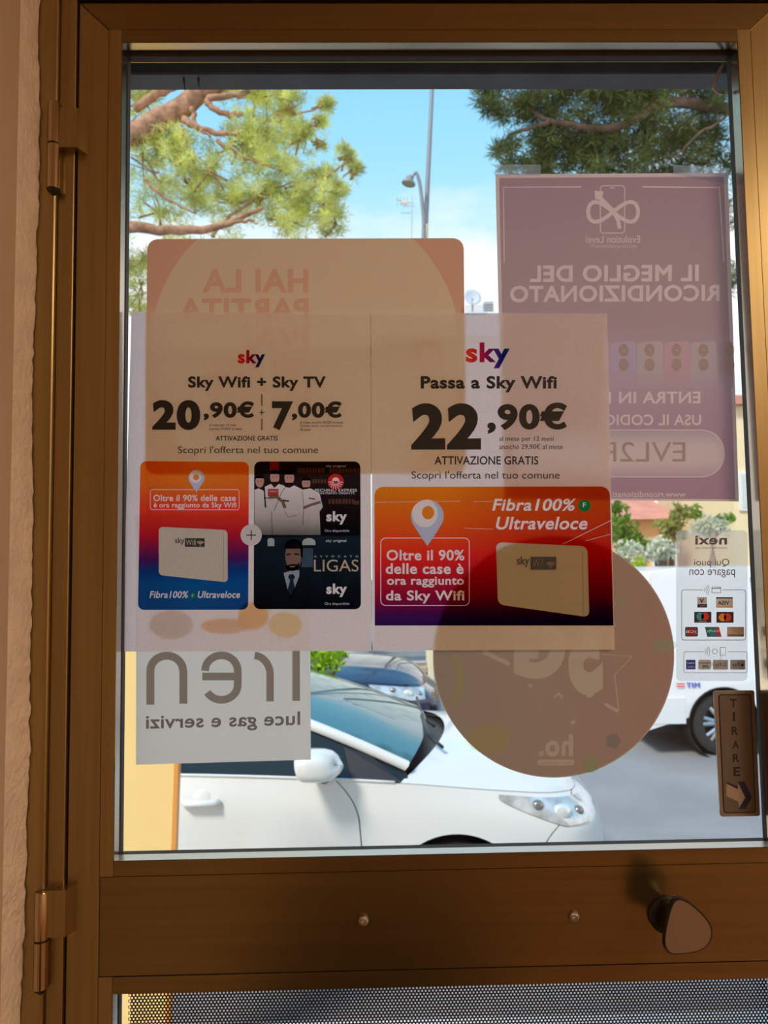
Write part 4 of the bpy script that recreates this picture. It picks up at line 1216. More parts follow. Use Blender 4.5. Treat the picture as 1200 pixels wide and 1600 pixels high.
def build_car(loc, paint, label, heading=1, scale=(1, 1, 1), group=None, name='car', detail=True, plain_front=True):
    """loc = world point below the front axle on the near side; heading +1: nose towards +x."""
    sx, sy, sz_ = scale
    X0, Y0, Z0 = loc
    def Wd(p):
        p = np.asarray(p, float)
        out = np.empty_like(p)
        out[..., 0] = X0 + heading * p[..., 0] * sx
        out[..., 1] = Y0 + p[..., 1] * sy
        out[..., 2] = Z0 + p[..., 2] * sz_
        return out
    car = empty(name, (X0 - heading * 1.3 * sx, Y0 + .91 * sy, Z0))
    tag(car, label, 'car', group)
    NK = 10
    def S(s, t, off=0.0):
        """side surface; s in 0..10 along the car, t in 0..4 from sill to shoulder."""
        s, t = np.broadcast_arrays(np.asarray(s, float), np.asarray(t, float))
        C = np.stack([catmull(k, s) for k in KEYS], 0)
        t = np.clip(t, 0, 4 - 1e-9)
        i = t.astype(int)
        f = (t - i)[..., None]
        def g(k):
            kk = np.clip(k, 0, 4)
            return np.take_along_axis(C, kk[None, ..., None], 0)[0]
        a, b, c, d = g(i - 1), g(i), g(i + 1), g(i + 2)
        a = np.where((i < 1)[..., None], 2 * b - c, a)
        d = np.where((i > 2)[..., None], 2 * c - b, d)
        p = .5 * (2 * b + (c - a) * f + (2 * a - 5 * b + 4 * c - d) * f ** 2 + (-a + 3 * b - 3 * c + d) * f ** 3)
        if off: p = p + np.array([0, off, 0]) * np.clip((.9 - p[..., 1:2]) / .5, 0, 1)
        return p
    ss_ = np.linspace(0, NK, 2001)
    def s_of(u, t):
        uu = S(ss_, np.full_like(ss_, t))[:, 0]
        return np.interp(u, uu, ss_)
    axles = (0.0, -2.65)
    def arch_cut(P, r=.365):
        """grid (a,b,3) in car space -> verts, faces with the wheel openings cut out."""
        a, b = P.shape[:2]
        Q = P.reshape(-1, 3).copy()
        inside = np.zeros(len(Q), bool)
        for ax in axles:
            d = Q[:, [0, 2]] - np.array([ax, .315])
            dist = np.hypot(*d.T)
            ins = dist < r
            inside |= ins
            k = ins & (dist > 1e-6)
            Q[k, 0] = ax + d[k, 0] / dist[k] * r
            Q[k, 2] = .315 + d[k, 1] / dist[k] * r
        f = []
        for i in range(a - 1):
            for jj in range(b - 1):
                q = (i * b + jj, i * b + jj + 1, (i + 1) * b + jj + 1, (i + 1) * b + jj)
                if not all(inside[k] for k in q): f.append(q)
        return Q, f
    def mirror(Q):
        Q = np.array(Q)
        Q[..., 1] = 1.82 - Q[..., 1]
        return Q
    def panel(nm, u0, u1, t0, t1, both=True, mat=paint, off=0.0, n=None, gap=.003, nt=None):
        """Body panel between lines u0(t), u1(t); t0, t1 may also vary with the along parameter."""
        f0 = u0 if callable(u0) else (lambda t: u0)
        f1 = u1 if callable(u1) else (lambda t: u1)
        n = n or 48
        nt = nt or 30
        ts_ = np.linspace(t0, t1, nt)
        rows = []
        for t in ts_:
            a = s_of(f0(t) + gap, t) if f0(t) > -9 else 0
            b = s_of(f1(t) - gap, t) if f1(t) < 9 else NK
            rows.append(S(np.linspace(a, b, n), np.full(n, t), off))
        P = np.array(rows)
        Q, f = arch_cut(P)
        mesh_obj(nm, Wd(Q), f, mat, car, True, 35)
        if both: mesh_obj(nm, Wd(mirror(Q)), f, mat, car, True, 35)
    d1 = lambda t: -.44 - .015 * t if t < 2.6 else -.479 - .06 * (t - 2.6) ** 2
    d2 = lambda t: -1.40
    d3 = lambda t: -2.12 - .1 * t
    bl = lambda t: .34 + .10 * max(0, t - .9)
    panel('rear_quarter', -99, d3, .02, 4, n=70)
    panel('rear_door', d3, d2, .25, 4)
    panel('front_door', d2, d1, .25, 4)
    panel('sill', -2.1, -.42, 0, .23, nt=6)
    panel('front_wing', d1, bl, .25, 4, n=60)
    panel('front_bumper', bl, 99, .02, 4 if plain_front else 3.0, n=70)
    panel('inner_shell', -99, 99, 0, 4, mat=TRIM, off=.03, n=150)
    # bonnet
    sL = s_of(-.275, 4.0)
    nb = 46
    sv = np.linspace(sL, NK, nb)
    L = S(sv, np.full(nb, 4.0))
    tau = np.linspace(0, 2, 61)
    P = np.zeros((nb, 61, 3))
    for i in range(nb):
        sg = i / (nb - 1)
        for k, tt in enumerate(tau):
            tm_ = tt if tt <= 1 else 2 - tt
            e = 1 - (1 - tm_) ** 2
            Hh = .108 * (1 - sg ** 3) + .03 * math.sin(math.pi * min(1, sg * 1.3)) * (sg < .77)
            u = L[i, 0] + .31 * (1 - sg) ** 3 * e
            v = L[i, 1] + (.91 - L[i, 1]) * tm_
            ridge = .010 * math.exp(-((v - .36) / .05) ** 2) * (1 - sg) * min(1, sg * 5)
            w = L[i, 2] + .003 + Hh * (1 - (1 - tm_) ** 2.3) + ridge
            P[i, k] = (u, v if tt <= 1 else 1.82 - v, w)
    MB().grid(Wd(P)).build('bonnet', paint, car, True, 50)
    # cowl under the windscreen
    P = []
    for tt in np.linspace(0, 2, 31):
        tm_ = tt if tt <= 1 else 2 - tt
        e = 1 - (1 - tm_) ** 2
        v = .10 + .81 * tm_
        v = v if tt <= 1 else 1.82 - v
        P.append([(-.34 + .06 * e, v, .945 + .05 * e), (-.27 + .36 * e, v, .945 + .05 * e)])
    MB().grid(Wd(P)).build('cowl', TRIM, car, True)
    # screen, roof and side glass from the roof rail
    nr = 60
    tr_ = np.linspace(0, 8, nr)
    R = catmull(RAIL, tr_)
    def across(R, bul0, crown, n=33):
        P = np.zeros((len(R), n, 3))
        for i, r in enumerate(R):
            for k, tt in enumerate(np.linspace(0, 2, n)):
                tm_ = tt if tt <= 1 else 2 - tt
                e = 1 - (1 - tm_) ** 2.2
                v = r[1] + (.91 - r[1]) * tm_
                P[i, k] = (r[0] + bul0(r[0]) * e, v if tt <= 1 else 1.82 - v, r[2] + crown(r[0]) * e)
        return P
    bulge = lambda u: .14 * max(0, min(1, (u + 1.4) / 1.2)) - .12 * max(0, min(1, (-u - 2.6) / .6))
    crown = lambda u: .075
    i1 = np.searchsorted(-R[:, 0], 1.16)
    i2 = np.searchsorted(-R[:, 0], 2.75)
    MB().grid(Wd(across(R[:i1], bulge, crown))).build('windscreen', SCREEN, car, True)
    MB().grid(Wd(across(R[i1 - 1:i2], bulge, crown))).build('roof', paint, car, True)
    MB().grid(Wd(across(R[i2 - 1:], bulge, crown))).build('rear_window', DARKGLASS, car, True)
    for far in (0, 1):
        fx = mirror if far else (lambda q: np.array(q))
        # pillar and roof edge
        out = [R + np.array([0, -.012, .006]), R + np.array([-.008, -.020, -.012]), R + np.array([-.026, -.018, -.034]), R + np.array([-.028, .01, -.04])]
        inn_ = R + np.array([-.02, .05, .012])
        MB().grid(Wd(fx(np.stack([inn_] + out, 0)))).build('pillar', paint, car, True)
        # side glass
        base = S(np.array([s_of(r[0], 4.0) for r in R]), np.full(nr, 4.0)) + np.array([0, .012, -.004])
        top = R + np.array([-.02, -.004, -.045])
        up = np.linspace(0, 1, 6)[:, None, None]
        G = base[None] * (1 - up) + top[None] * up
        G[..., 2] = np.maximum(G[..., 2], base[None][..., 2])
        MB().grid(Wd(fx(G))).build('side_window', DARKGLASS, car, True)
        # black quarter triangle and window edge
        c_ = lambda u: S(s_of(u, 4.0), 4.0)
        tri_ = np.array([c_(-.26) + (0, .004, .004), c_(-.52) + (0, .002, .004), (-.56, .118, 1.09), (-.43, .11, 1.05)])
        MB().add(Wd(fx(tri_)), [(0, 1, 2, 3)]).build('quarter_panel', TRIM, car)
        pp = [c_(u) + (0, -.002, .006) for u in np.linspace(-.30, -2.7, 30)]
        MB().tube(list(Wd(fx(np.array(pp)))), .007, 6).build('window_trim', CHROME if not detail else paint, car, True)
        MB().tube(list(Wd(fx(np.array([c_(-1.42) + (0, .0, .0), catmull(RAIL, np.array([4.0]))[0] + (0, -.01, -.05)])))), .022, 6).build('door_pillar', TRIM, car, True)
        # door mirror
        mc = np.array([-.675, -.105, 1.058])
        m = MB()
        rings = []
        for k, (dx, sc_) in enumerate(((-.085, .01), (-.085, .86), (-.07, .97), (-.02, 1.0), (.03, .97), (.065, .86), (.088, .62), (.098, .30), (.1, .01))):
            rg = []
            for a_ in np.linspace(0, 2 * math.pi, 25):
                ca, sa = math.cos(a_), math.sin(a_)
                ex = 3.2
                q = (abs(ca) ** ex + abs(sa) ** ex) ** (-1 / ex)
                rg.append(mc + np.array([dx - .012 * sa + .02 * ca, ca * q * .105 * sc_, sa * q * .072 * sc_ - .02 * max(0, dx)]))
            rings.append(rg)
        m.grid(Wd(fx(np.array(rings)))).build('mirror', paint, car, True, 50)
        MB().tube(list(Wd(fx(np.array([mc + (.01, .05, -.06), mc + (.02, .10, -.085), mc + (.02, .135, -.10)])))), [.035, .026, .03], 10).build('mirror_foot', TRIM, car, True)
        # door handle with its dish
        hc = S(s_of(-1.265, 3.15), 3.15)
        MB().ball(Wd(fx(hc + np.array([.0, .011, .005]))), (.055, .014, .055), 20, 12).build('handle_dish', paint, car, True)
        n_ = Wd(fx(np.array([hc + (-.085, -.010, .004), hc + (-.07, -.034, .006), hc + (.07, -.034, .004), hc + (.088, -.008, .002)])))
        MB().tube(list(n_), [.016, .018, .018, .015], 10).build('door_handle', paint, car, True)
        # headlamp
        rows, rin = [], []
        for k in range(20):
            q = k / 19
            u = .22 + .47 * q
            tt0, tt1 = 3.86 - .02 * q, 3.70 - .95 * min(1, q * 1.45) ** .8 + .35 * max(0, q - .75)
            rows.append([S(s_of(min(u, .755), tt), tt) + np.array([.004, -.007, .0]) for tt in np.linspace(tt0, tt1, 12)])
        MB().grid(Wd(fx(np.array(rows)))).build('headlamp', LENS, car, True)
        for (k, jj, rr_, mm) in ((13, 6, .052, BULB), (8, 5, .034, LENSD), (17, 6, .030, LENSD)):
            pnt = np.array(rows)[k, jj] + np.array([.0, .012, 0])
            MB().ball(Wd(fx(pnt)), (rr_, .026, rr_ * .85), 16, 9).build('lamp_reflector', mm, car, True)
        # wheels
        for ax in axles:
            wc = Wd(fx(np.array([ax, .02, .315])))
            ydir = 1 if far == 0 else -1
            wheel = empty('wheel', tuple(wc))
            wheel.parent = car
            wheel.location = Vector(wc) - WORLD_LOC[car.name]
            build_wheel(wheel, wc, .315 * sz_, ydir)
            wellp = [(a_, d_) for a_, d_ in ((.362, .02), (.362, .30), (.05, .30))]
            c2 = Wd(fx(np.array([ax, 0., .315])))
            MB().lathe([(r_ * sz_, d_) for r_, d_ in wellp], tuple(c2), (0, ydir, 0), 40, False).build('wheel_housing', TRIM, car, True, 40)
    # grille, plate, wipers, floor
    MB().box(tuple(Wd(np.array([.78, .62, .585]))), tuple(Wd(np.array([.858, 1.20, .655]))), .01).build('grille', TRIM, car)
    MB().box(tuple(Wd(np.array([.84, .62, .28]))), tuple(Wd(np.array([.895, 1.20, .42]))), .01).build('lower_grille', TRIM, car)
    MB().box(tuple(Wd(np.array([.88, .65, .47]))), tuple(Wd(np.array([.912, 1.17, .57]))), .003).build('number_plate', pbr('plate_white', (.75, .75, .72), .4), car)
    for v0, v1 in ((.30, .88), (.82, 1.42)):
        MB().tube(list(Wd(np.array([(-.03, v0, 1.03), (-.10, v0 + .1, 1.075), (-.10, v1, 1.095)]))), .010, 6).build('wiper', TRIM, car, True)
    MB().box(tuple(Wd(np.array([-3.3, .15, .18]))), tuple(Wd(np.array([.7, 1.67, .22])))).build('underbody', TRIM, car)
    MB().box(tuple(Wd(np.array([-3.0, .12, .80]))), tuple(Wd(np.array([-.30, 1.70, .90])))).build('interior', TRIM, car)
    return car

def build_wheel(wheel, c, r, ydir, spokes=5):
    cx, cy, cz = c
    MB().lathe([(r * .62, .005), (r * .70, -.004), (r * .86, -.008), (r * .96, .006), (r, .03), (r, .17), (r * .94, .2), (r * .62, .2)], c, (0, ydir, 0), 40, False).build('tyre', TYRE, wheel, True, 35)
    m = MB().lathe([(r * .70, .0), (r * .66, .002), (r * .62, .02), (r * .60, .12)], c, (0, ydir, 0), 40, False)
    m.lathe([(r * .15, .006), (r * .13, -.002), (.001, -.004)], c, (0, ydir, 0), 20, False)
    for k in range(spokes):
        for dlt in (-.16, .16):
            a0 = 2 * math.pi * k / spokes + .3
            a = a0 + dlt
            p0 = Vector((cx + r * .10 * math.cos(a0), cy + ydir * .012, cz + r * .10 * math.sin(a0)))
            p1 = Vector((cx + r * .65 * math.cos(a), cy + ydir * .012, cz + r * .65 * math.sin(a)))
            m.tube([p0, p1], [r * .085, r * .06], 6)
    m.build('rim', ALLOY, wheel, True, 35)
    MB().lathe([(r * .60, .075), (.01, .085)], c, (0, ydir, 0), 30, False).build('brake_backing', TRIM, wheel)

WHITE_PAINT = pbr('white_car_paint', (0.80, 0.79, 0.75), 0.30, 0, 0.5, coat=0.8)
BLUE_PAINT = pbr('dark_blue_car_paint', (0.008, 0.018, 0.055), 0.12, 0.2, 0.5, coat=1.0)
SILVER_PAINT = pbr('off_white_car_paint', (0.70, 0.69, 0.65), 0.3, 0, 0.5, coat=.6)
build_car((0.32, 2.85, ROAD_Z), WHITE_PAINT, 'white hatchback parked right outside the door, nose to the right')
build_car((-.38, 6.25, ROAD_Z), BLUE_PAINT, 'dark blue car parked behind the white hatchback', scale=(1.16, 1, 1.0))
build_car((-1.0, 13.2, ROAD_Z), SILVER_PAINT, 'off-white car on the far side of the road, behind the lime shrub', scale=(1.05, 1, 1.05))

# ------------------------------------------------------------------ small white van at the right
VAN = pbr('white_van_paint', (0.78, 0.78, 0.78), 0.35, 0, 0.5, coat=.5)
def build_van(X0, Y0):
    """X0: rear axle, near side at Y0, nose towards +x."""
    v = empty('van', (X0 + 1.2, Y0 + .9, ROAD_Z))
    tag(v, 'small white delivery van across the road at the right', 'van')
    prof = [(-.78, .28), (-.80, .55), (-.79, 1.2), (-.74, 1.78), (-.66, 1.90), (-.4, 1.93), (1.9, 1.93), (2.2, 1.86), (2.85, 1.22), (3.5, 1.02), (3.62, .80), (3.64, .35), (3.55, .26)]
    def arcs(ax):
        return [(ax + .375 * math.cos(a), .33 + .375 * math.sin(a)) for a in np.linspace(math.pi * .06, math.pi * .94, 18)]
    lower = [(3.06 + .0, .24)]
    loop = prof + [(p[0], p[1]) for p in arcs(2.75)] + [(2.30, .24), (.45, .24)] + arcs(0.0)
    loop2 = np.array(loop)
    # side skins with rounding towards roof: three inset layers
    m = MB()
    cen = loop2.mean(0)
    layers = []
    for inset, y in ((.10, 0.04), (.03, .006), (0.0, .0), ):
        pass
    def layer(y, k):
        q = loop2.copy()
        hi = q[:, 1] > 1.2
        q[hi, 1] -= k * .9
        return [(X0 + p[0], Y0 + y + (.10 * max(0, (p[1] - 1.0) / .9) ** 1.6), ROAD_Z + p[1]) for p in q]
    A, B = layer(0, .02), layer(.03, 0)
    far = [(p[0], 2 * (Y0 + .9) - p[1], p[2]) for p in A]
    farB = [(p[0], 2 * (Y0 + .9) - p[1], p[2]) for p in B]
    n = len(loop)
    m.add(A + B + farB + far, [tuple(range(n))[::-1], tuple(range(3 * n, 4 * n))] + [(i * n + k, (i + 1) * n + k, (i + 1) * n + (k + 1) % n, i * n + (k + 1) % n) for i in range(3) for k in range(n)])
    m.build('body', VAN, v)
    def onside(x, z): return (X0 + x, Y0 + .10 * max(0, (z - 1.0) / .9) ** 1.6 - .006, ROAD_Z + z)
    def pane(nm, pts, mat, th=.012):
        MB().prism([onside(*p) for p in pts], (0, th, 0)).build(nm, mat, v)
    pane('cab_window', [(1.35, 1.12), (1.35, 1.70), (1.95, 1.70), (2.45, 1.22), (2.45, 1.12)], DARKGLASS)
    pane('door_seam', [(-.02 + .38, .42), (.38, 1.82), (.39, 1.82), (.39, .42)], TRIM)
    pane('door_seam', [(1.24, .30), (1.24, 1.82), (1.25, 1.82), (1.25, .30)], TRIM)
    pane('side_moulding', [(.42, .50), (.42, .58), (2.3, .58), (2.3, .50)], TRIM)
    pane('bumper', [(-.82, .34), (-.82, .60), (-.40, .60), (-.40, .34)], VAN, .03)
    pane('fuel_flap', [(-.20, .95), (-.20, 1.13), (-.02, 1.13), (-.02, .95)], VAN, .004)
    pane('tail_lamp', [(-.79, .85), (-.78, 1.35), (-.70, 1.35), (-.70, .85)], pbr('red_lens', (.5, .03, .02), .2), .02)
    for nm_, s_, bx_, c_ in (('lettering', 'TIM', (1072.6, 1066.4, 1094, 1074.7), (.10, .14, .55)), ):
        flat(nm_, text_contours(s_, bx_, bold=.04), Y0 - .004, pbr('blue_van_lettering', c_, .5), v)
    for y_ in (1067.5, 1071.5):
        flat('logo_stripe', [rect(1057, y_, 1070, y_ + 2.1, .8)], Y0 - .004, pbr('red_van_lettering', (.75, .06, .05), .5), v)
    pane('door_handle', [(.48, 1.02), (.48, 1.05), (.66, 1.05), (.66, 1.02)], TRIM, .03)
    for ax in (0.0, 2.75):
        for yd, yy in ((1, Y0 + .03), (-1, Y0 + 1.77)):
            c = (X0 + ax, yy, ROAD_Z + .325)
            w = empty('wheel', c)
            w.parent = v
            w.location = Vector(c) - WORLD_LOC[v.name]
            build_wheel(w, c, .325, yd, 7)
            MB().lathe([(.37, -.02), (.37, .28), (.05, .28)], (X0 + ax, Y0 + (.0 if yd > 0 else 1.8), ROAD_Z + .33), (0, yd, 0), 32, False).build('wheel_housing', TRIM, v, True, 40)
    MB().box((X0 - .7, Y0 + .25, ROAD_Z + .2), (X0 + 3.4, Y0 + 1.55, ROAD_Z + .5)).build('underbody', TRIM, v)
build_van(3.52, 6.70)

# ------------------------------------------------------------------ yellow panel standing outside on the left
YELLOW = pbr('yellow_laminate', (0.88, 0.60, 0.22), 0.4, var=.05, vscale=3)
ORANGE = pbr('orange_edge', (0.75, 0.30, 0.05), 0.4)
YB_ = 1.95
yp = empty('yellow_panel', (-1.4, YB_, ROAD_Z + .13))
tr_, br_ = at(279, 1010, YB_), at(268, 1324, YB_)
ex = lambda z: br_[0] + (tr_[0] - br_[0]) * (z - br_[2]) / (tr_[2] - br_[2])
zt, zb_ = at(280, 950, YB_)[2], ROAD_Z + .131
xl_ = at(120, 1200, YB_)[0]
q = [(xl_, YB_, zb_), (ex(zb_), YB_, zb_), (ex(zt), YB_, zt), (xl_, YB_, zt)]
MB().prism(q, (0, .03, 0)).build('board', YELLOW, yp)
q = [(ex(zb_) + .0002, YB_ - .005, zb_), (ex(zb_) + .016, YB_ - .005, zb_), (ex(zt) + .016, YB_ - .005, zt), (ex(zt) + .0002, YB_ - .005, zt)]
MB().prism(q, (0, .04, 0)).build('edge_strip', ORANGE, yp)
for fx_ in (xl_ + .03, ex(zb_) - .08):
    MB().box((fx_, YB_ - .16, zb_), (fx_ + .04, YB_ - .001, zb_ + .03)).build('foot', ORANGE, yp)
tag(yp, 'yellow board with an orange edge standing outside at the lower left', 'board')

# ------------------------------------------------------------------ far kerbside: fence, shrubs, hedge
CONC = pbr('weathered_concrete', (0.40, 0.36, 0.30), 0.9, var=.2, vscale=3)
RAILM = pbr('galvanised_rail', (0.42, 0.43, 0.44), 0.5, .5)
fn = empty('garden_fence', (0, 16.0, ROAD_Z + .12))
MB().box((-9, 15.9, ROAD_Z + .121), (14, 16.15, ROAD_Z + .62)).build('base_wall', pbr('cream_low_wall', (.66, .56, .42), .9, var=.1, vscale=1.5), fn)
for k in range(24):
    x = -9 + k
    MB().box((x, 15.96, ROAD_Z + .62), (x + .96, 16.06, ROAD_Z + 1.55), .01).build('panel', CONC, fn)
MB().box((-9, 15.92, ROAD_Z + 1.551), (14, 16.1, ROAD_Z + 1.62), .01).build('coping', RAILM, fn)
for k in range(13):
    x = -9.03 + k * 2 - (.1 if k else 0)
    MB().box((x, 15.82, ROAD_Z + .121), (x + .22, 15.899, ROAD_Z + 1.75), .012).build('post', pbr('cream_post', (.70, .60, .42), .85), fn)
tag(fn, 'grey panel fence on a cream base wall across the road', 'fence')

lw = empty('low_wall', (0, 10.3, ROAD_Z))
CREAMWALL = pbr('sunlit_cream_wall', (.72, .60, .44), .9, var=.1, vscale=1.5)
wz = at(620, 1052, 10.2)[2]
px1 = at(668, 1040, 10.2)[0]
for k in range(5):
    x1_ = px1 - .005 - 1.1 * k
    MB().box((x1_ - 1.09, 10.2, ROAD_Z), (x1_, 10.4, wz), .008).build('block', CREAMWALL, lw)
MB().box((px1 - 5.5, 10.14, wz + .001), (px1 - .005, 10.46, at(620, 1043, 10.14)[2]), .012).build('coping', pbr('brown_coping', (.46, .36, .25), .9, var=.15, vscale=3), lw)
MB().tube([(px1 - 5.5, 10.3, wz + .14), (px1, 10.3, wz + .14)], .03, 8).build('rail', RAILM, lw)
MB().box((px1, 10.1, ROAD_Z), (px1 + .09, 10.5, at(672, 1000, 10.1)[2]), .01).build('pillar', pbr('cream_pillar', (.80, .70, .46), .85), lw)
tag(lw, 'low cream wall with a pillar behind the dark blue car', 'wall')

# ------------------------------------------------------------------ foliage
def leaf_mat(name, col, tr=.4, var=.35, vs=.8):
    m, t = nodes_of(name)
    t.nodes.clear()
    out = t.nodes.new('ShaderNodeOutputMaterial')
    d = t.nodes.new('ShaderNodeBsdfDiffuse')
    l = t.nodes.new('ShaderNodeBsdfTranslucent')
    mx = t.nodes.new('ShaderNodeMixShader')
    mx.inputs[0].default_value = tr
    tc = t.nodes.new('ShaderNodeTexCoord')
    nz = t.nodes.new('ShaderNodeTexNoise')
    nz.inputs['Scale'].default_value = vs
    nz.inputs['Detail'].default_value = 6
    t.links.new(tc.outputs['Object'], nz.inputs['Vector'])
    r = t.nodes.new('ShaderNodeMapRange')
    r.inputs[1].default_value, r.inputs[2].default_value = .3, .7
    r.inputs[3].default_value, r.inputs[4].default_value = 1 - var, 1 + var
    t.links.new(nz.outputs['Fac'], r.inputs[0])
    sc_ = t.nodes.new('ShaderNodeVectorMath')
    sc_.operation = 'SCALE'
    sc_.inputs[0].default_value = col
    t.links.new(r.outputs[0], sc_.inputs['Scale'])
    t.links.new(sc_.outputs[0], d.inputs['Color'])
    t.links.new(sc_.outputs[0], l.inputs['Color'])
    t.links.new(d.outputs[0], mx.inputs[1])
    t.links.new(l.outputs[0], mx.inputs[2])
    t.links.new(mx.outputs[0], out.inputs[0])
    return m
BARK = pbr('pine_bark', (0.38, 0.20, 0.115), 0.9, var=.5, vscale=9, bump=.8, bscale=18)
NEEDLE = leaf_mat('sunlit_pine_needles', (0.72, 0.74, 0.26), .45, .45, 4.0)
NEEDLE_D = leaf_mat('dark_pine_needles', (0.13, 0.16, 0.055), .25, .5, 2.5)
LEAF = leaf_mat('green_leaves', (0.22, 0.36, 0.06), .4, vs=2)
LIME = leaf_mat('lime_leaves', (0.48, 0.70, 0.05), .4, .25, vs=4)
BLOSSOM = leaf_mat('white_blossom_leaves', (0.62, 0.64, 0.48), .3, .3, vs=6)
OLIVE = leaf_mat('olive_leaves', (0.40, 0.40, 0.12), .4, .4, vs=3)

def tufts(centers, n_needle, length, width, mat, name, parent, up=.25):
    """Needle tufts: every needle a thin triangle pair of real size."""
    c = np.repeat(centers, n_needle, 0)
    N = len(c)
    d = RNG.normal(0, 1, (N, 3))
    d /= np.linalg.norm(d, axis=1)[:, None]
    d[:, 2] = d[:, 2] * .8 + up
    d /= np.linalg.norm(d, axis=1)[:, None]
    a = np.cross(d, RNG.normal(0, 1, (N, 3)))
    a /= np.linalg.norm(a, axis=1)[:, None]
    L = length * RNG.uniform(.6, 1.15, N)[:, None]
    p0 = c + d * L * .05
    v = np.empty((N, 4, 3))
    v[:, 0] = p0
    v[:, 1] = c + d * L * .55 + a * width / 2
    v[:, 2] = c + d * L
    v[:, 3] = c + d * L * .55 - a * width / 2
    idx = np.arange(N)[:, None] * 4
    f = np.concatenate([idx, idx + 1, idx + 2, idx + 3], 1)
    o = mesh_obj(name, v.reshape(-1, 3), f, mat, parent)
    o['kind'] = 'stuff'
    return o

def clump_points(clumps):
    """clumps: (px, py, depth y, radius in px, flattening, count)"""
    out = []
    for px, py, Y, rp, fl, n in clumps:
        c = at(px, py, Y)
        r = rp / F_PX * (Y + .915)
        ns = max(2, n // 7)
        q = RNG.normal(0, 1, (ns, 3))
        q /= np.linalg.norm(q, axis=1)[:, None]
        q *= (RNG.uniform(0, 1, ns) ** .45)[:, None] * r
        q[:, 2] *= fl
        q[:, 1] *= 1.3
        q = q[RNG.integers(0, ns, n)] + RNG.normal(0, 1, (n, 3)) * min(.10, r * .22)
        out.append(c + q)
    return np.concatenate(out)

def branch(m, pts, r0, r1, jitter=.0):
    p = np.array(pts, float)
    t = np.linspace(0, len(p) - 1, 4 * len(p))
    q = catmull(p, t) + RNG.normal(0, jitter, (len(t), 3))
    m.tube([tuple(k) for k in q], list(np.linspace(r0, r1, len(t))), 9)

# left pine: leaning limbs, sunlit tufts
Yt_ = 9.5
pine = empty('pine_tree', (-6.6, 10.0, ROAD_Z + .0))
tag(pine, 'sunlit pine with reddish limbs at the upper left', 'tree', 'pines along the road')
m = MB(); branch(m, [(-6.6, 10.0, ROAD_Z), (-6.5, 9.9, 1.0), (-6.2, 9.8, 3.4), (-6.0, 9.7, 5.6)], .34, .24); m.build('trunk', BARK, pine, True)
b0 = (-6.0, 9.7, 5.6); bl_ = (-6.2, 9.8, 3.4)
def lim(pts, r0, r1, Y=Yt_): 
    mm = MB()
    branch(mm, [p if len(p) == 3 else V(p[0], p[1], Y) for p in pts], r0, r1, .012)
    mm.build('limb', BARK, pine, True)
lim([(-6.15, 9.7, 4.0), (110, 262), (185, 222), (260, 182), (320, 140), (395, 100)], .20, .13)
lim([b0, (200, 128), (290, 118), (380, 112)], .10, .05)
lim([(-6.2, 9.8, 3.2), (110, 358), (200, 355), (280, 360), (350, 352), (410, 325)], .12, .03)
lim([(210, 170), (260, 140), (300, 125)], .07, .04)
lim([(325, 155), (355, 150), (382, 145), (384, 140)], .05, .035, 9.4)
lim([(322, 158), (338, 172), (360, 178), (378, 176)], .05, .03, 9.4)
lim([(286, 186), (310, 200), (345, 208), (378, 207)], .055, .03, 9.4)
lim([(300, 170), (305, 195), (330, 215)], .04, .02, 9.4)
lim([(340, 220), (380, 245), (430, 264)], .03, .012, 9.4)
lim([(225, 280), (260, 310), (310, 335)], .025, .012, 9.4)
lim([(350, 352), (385, 345), (405, 350)], .03, .012, 9.4)
lim([(284, 195), (292, 230), (305, 255)], .018, .01, 9.4)
lim([(330, 370), (370, 330), (420, 300), (480, 280)], .03, .01, 9.8)
lim([(430, 180), (480, 175), (510, 165)], .02, .008, 9.6)
lim([(480, 300), (520, 270), (550, 250)], .02, .008, 9.6)
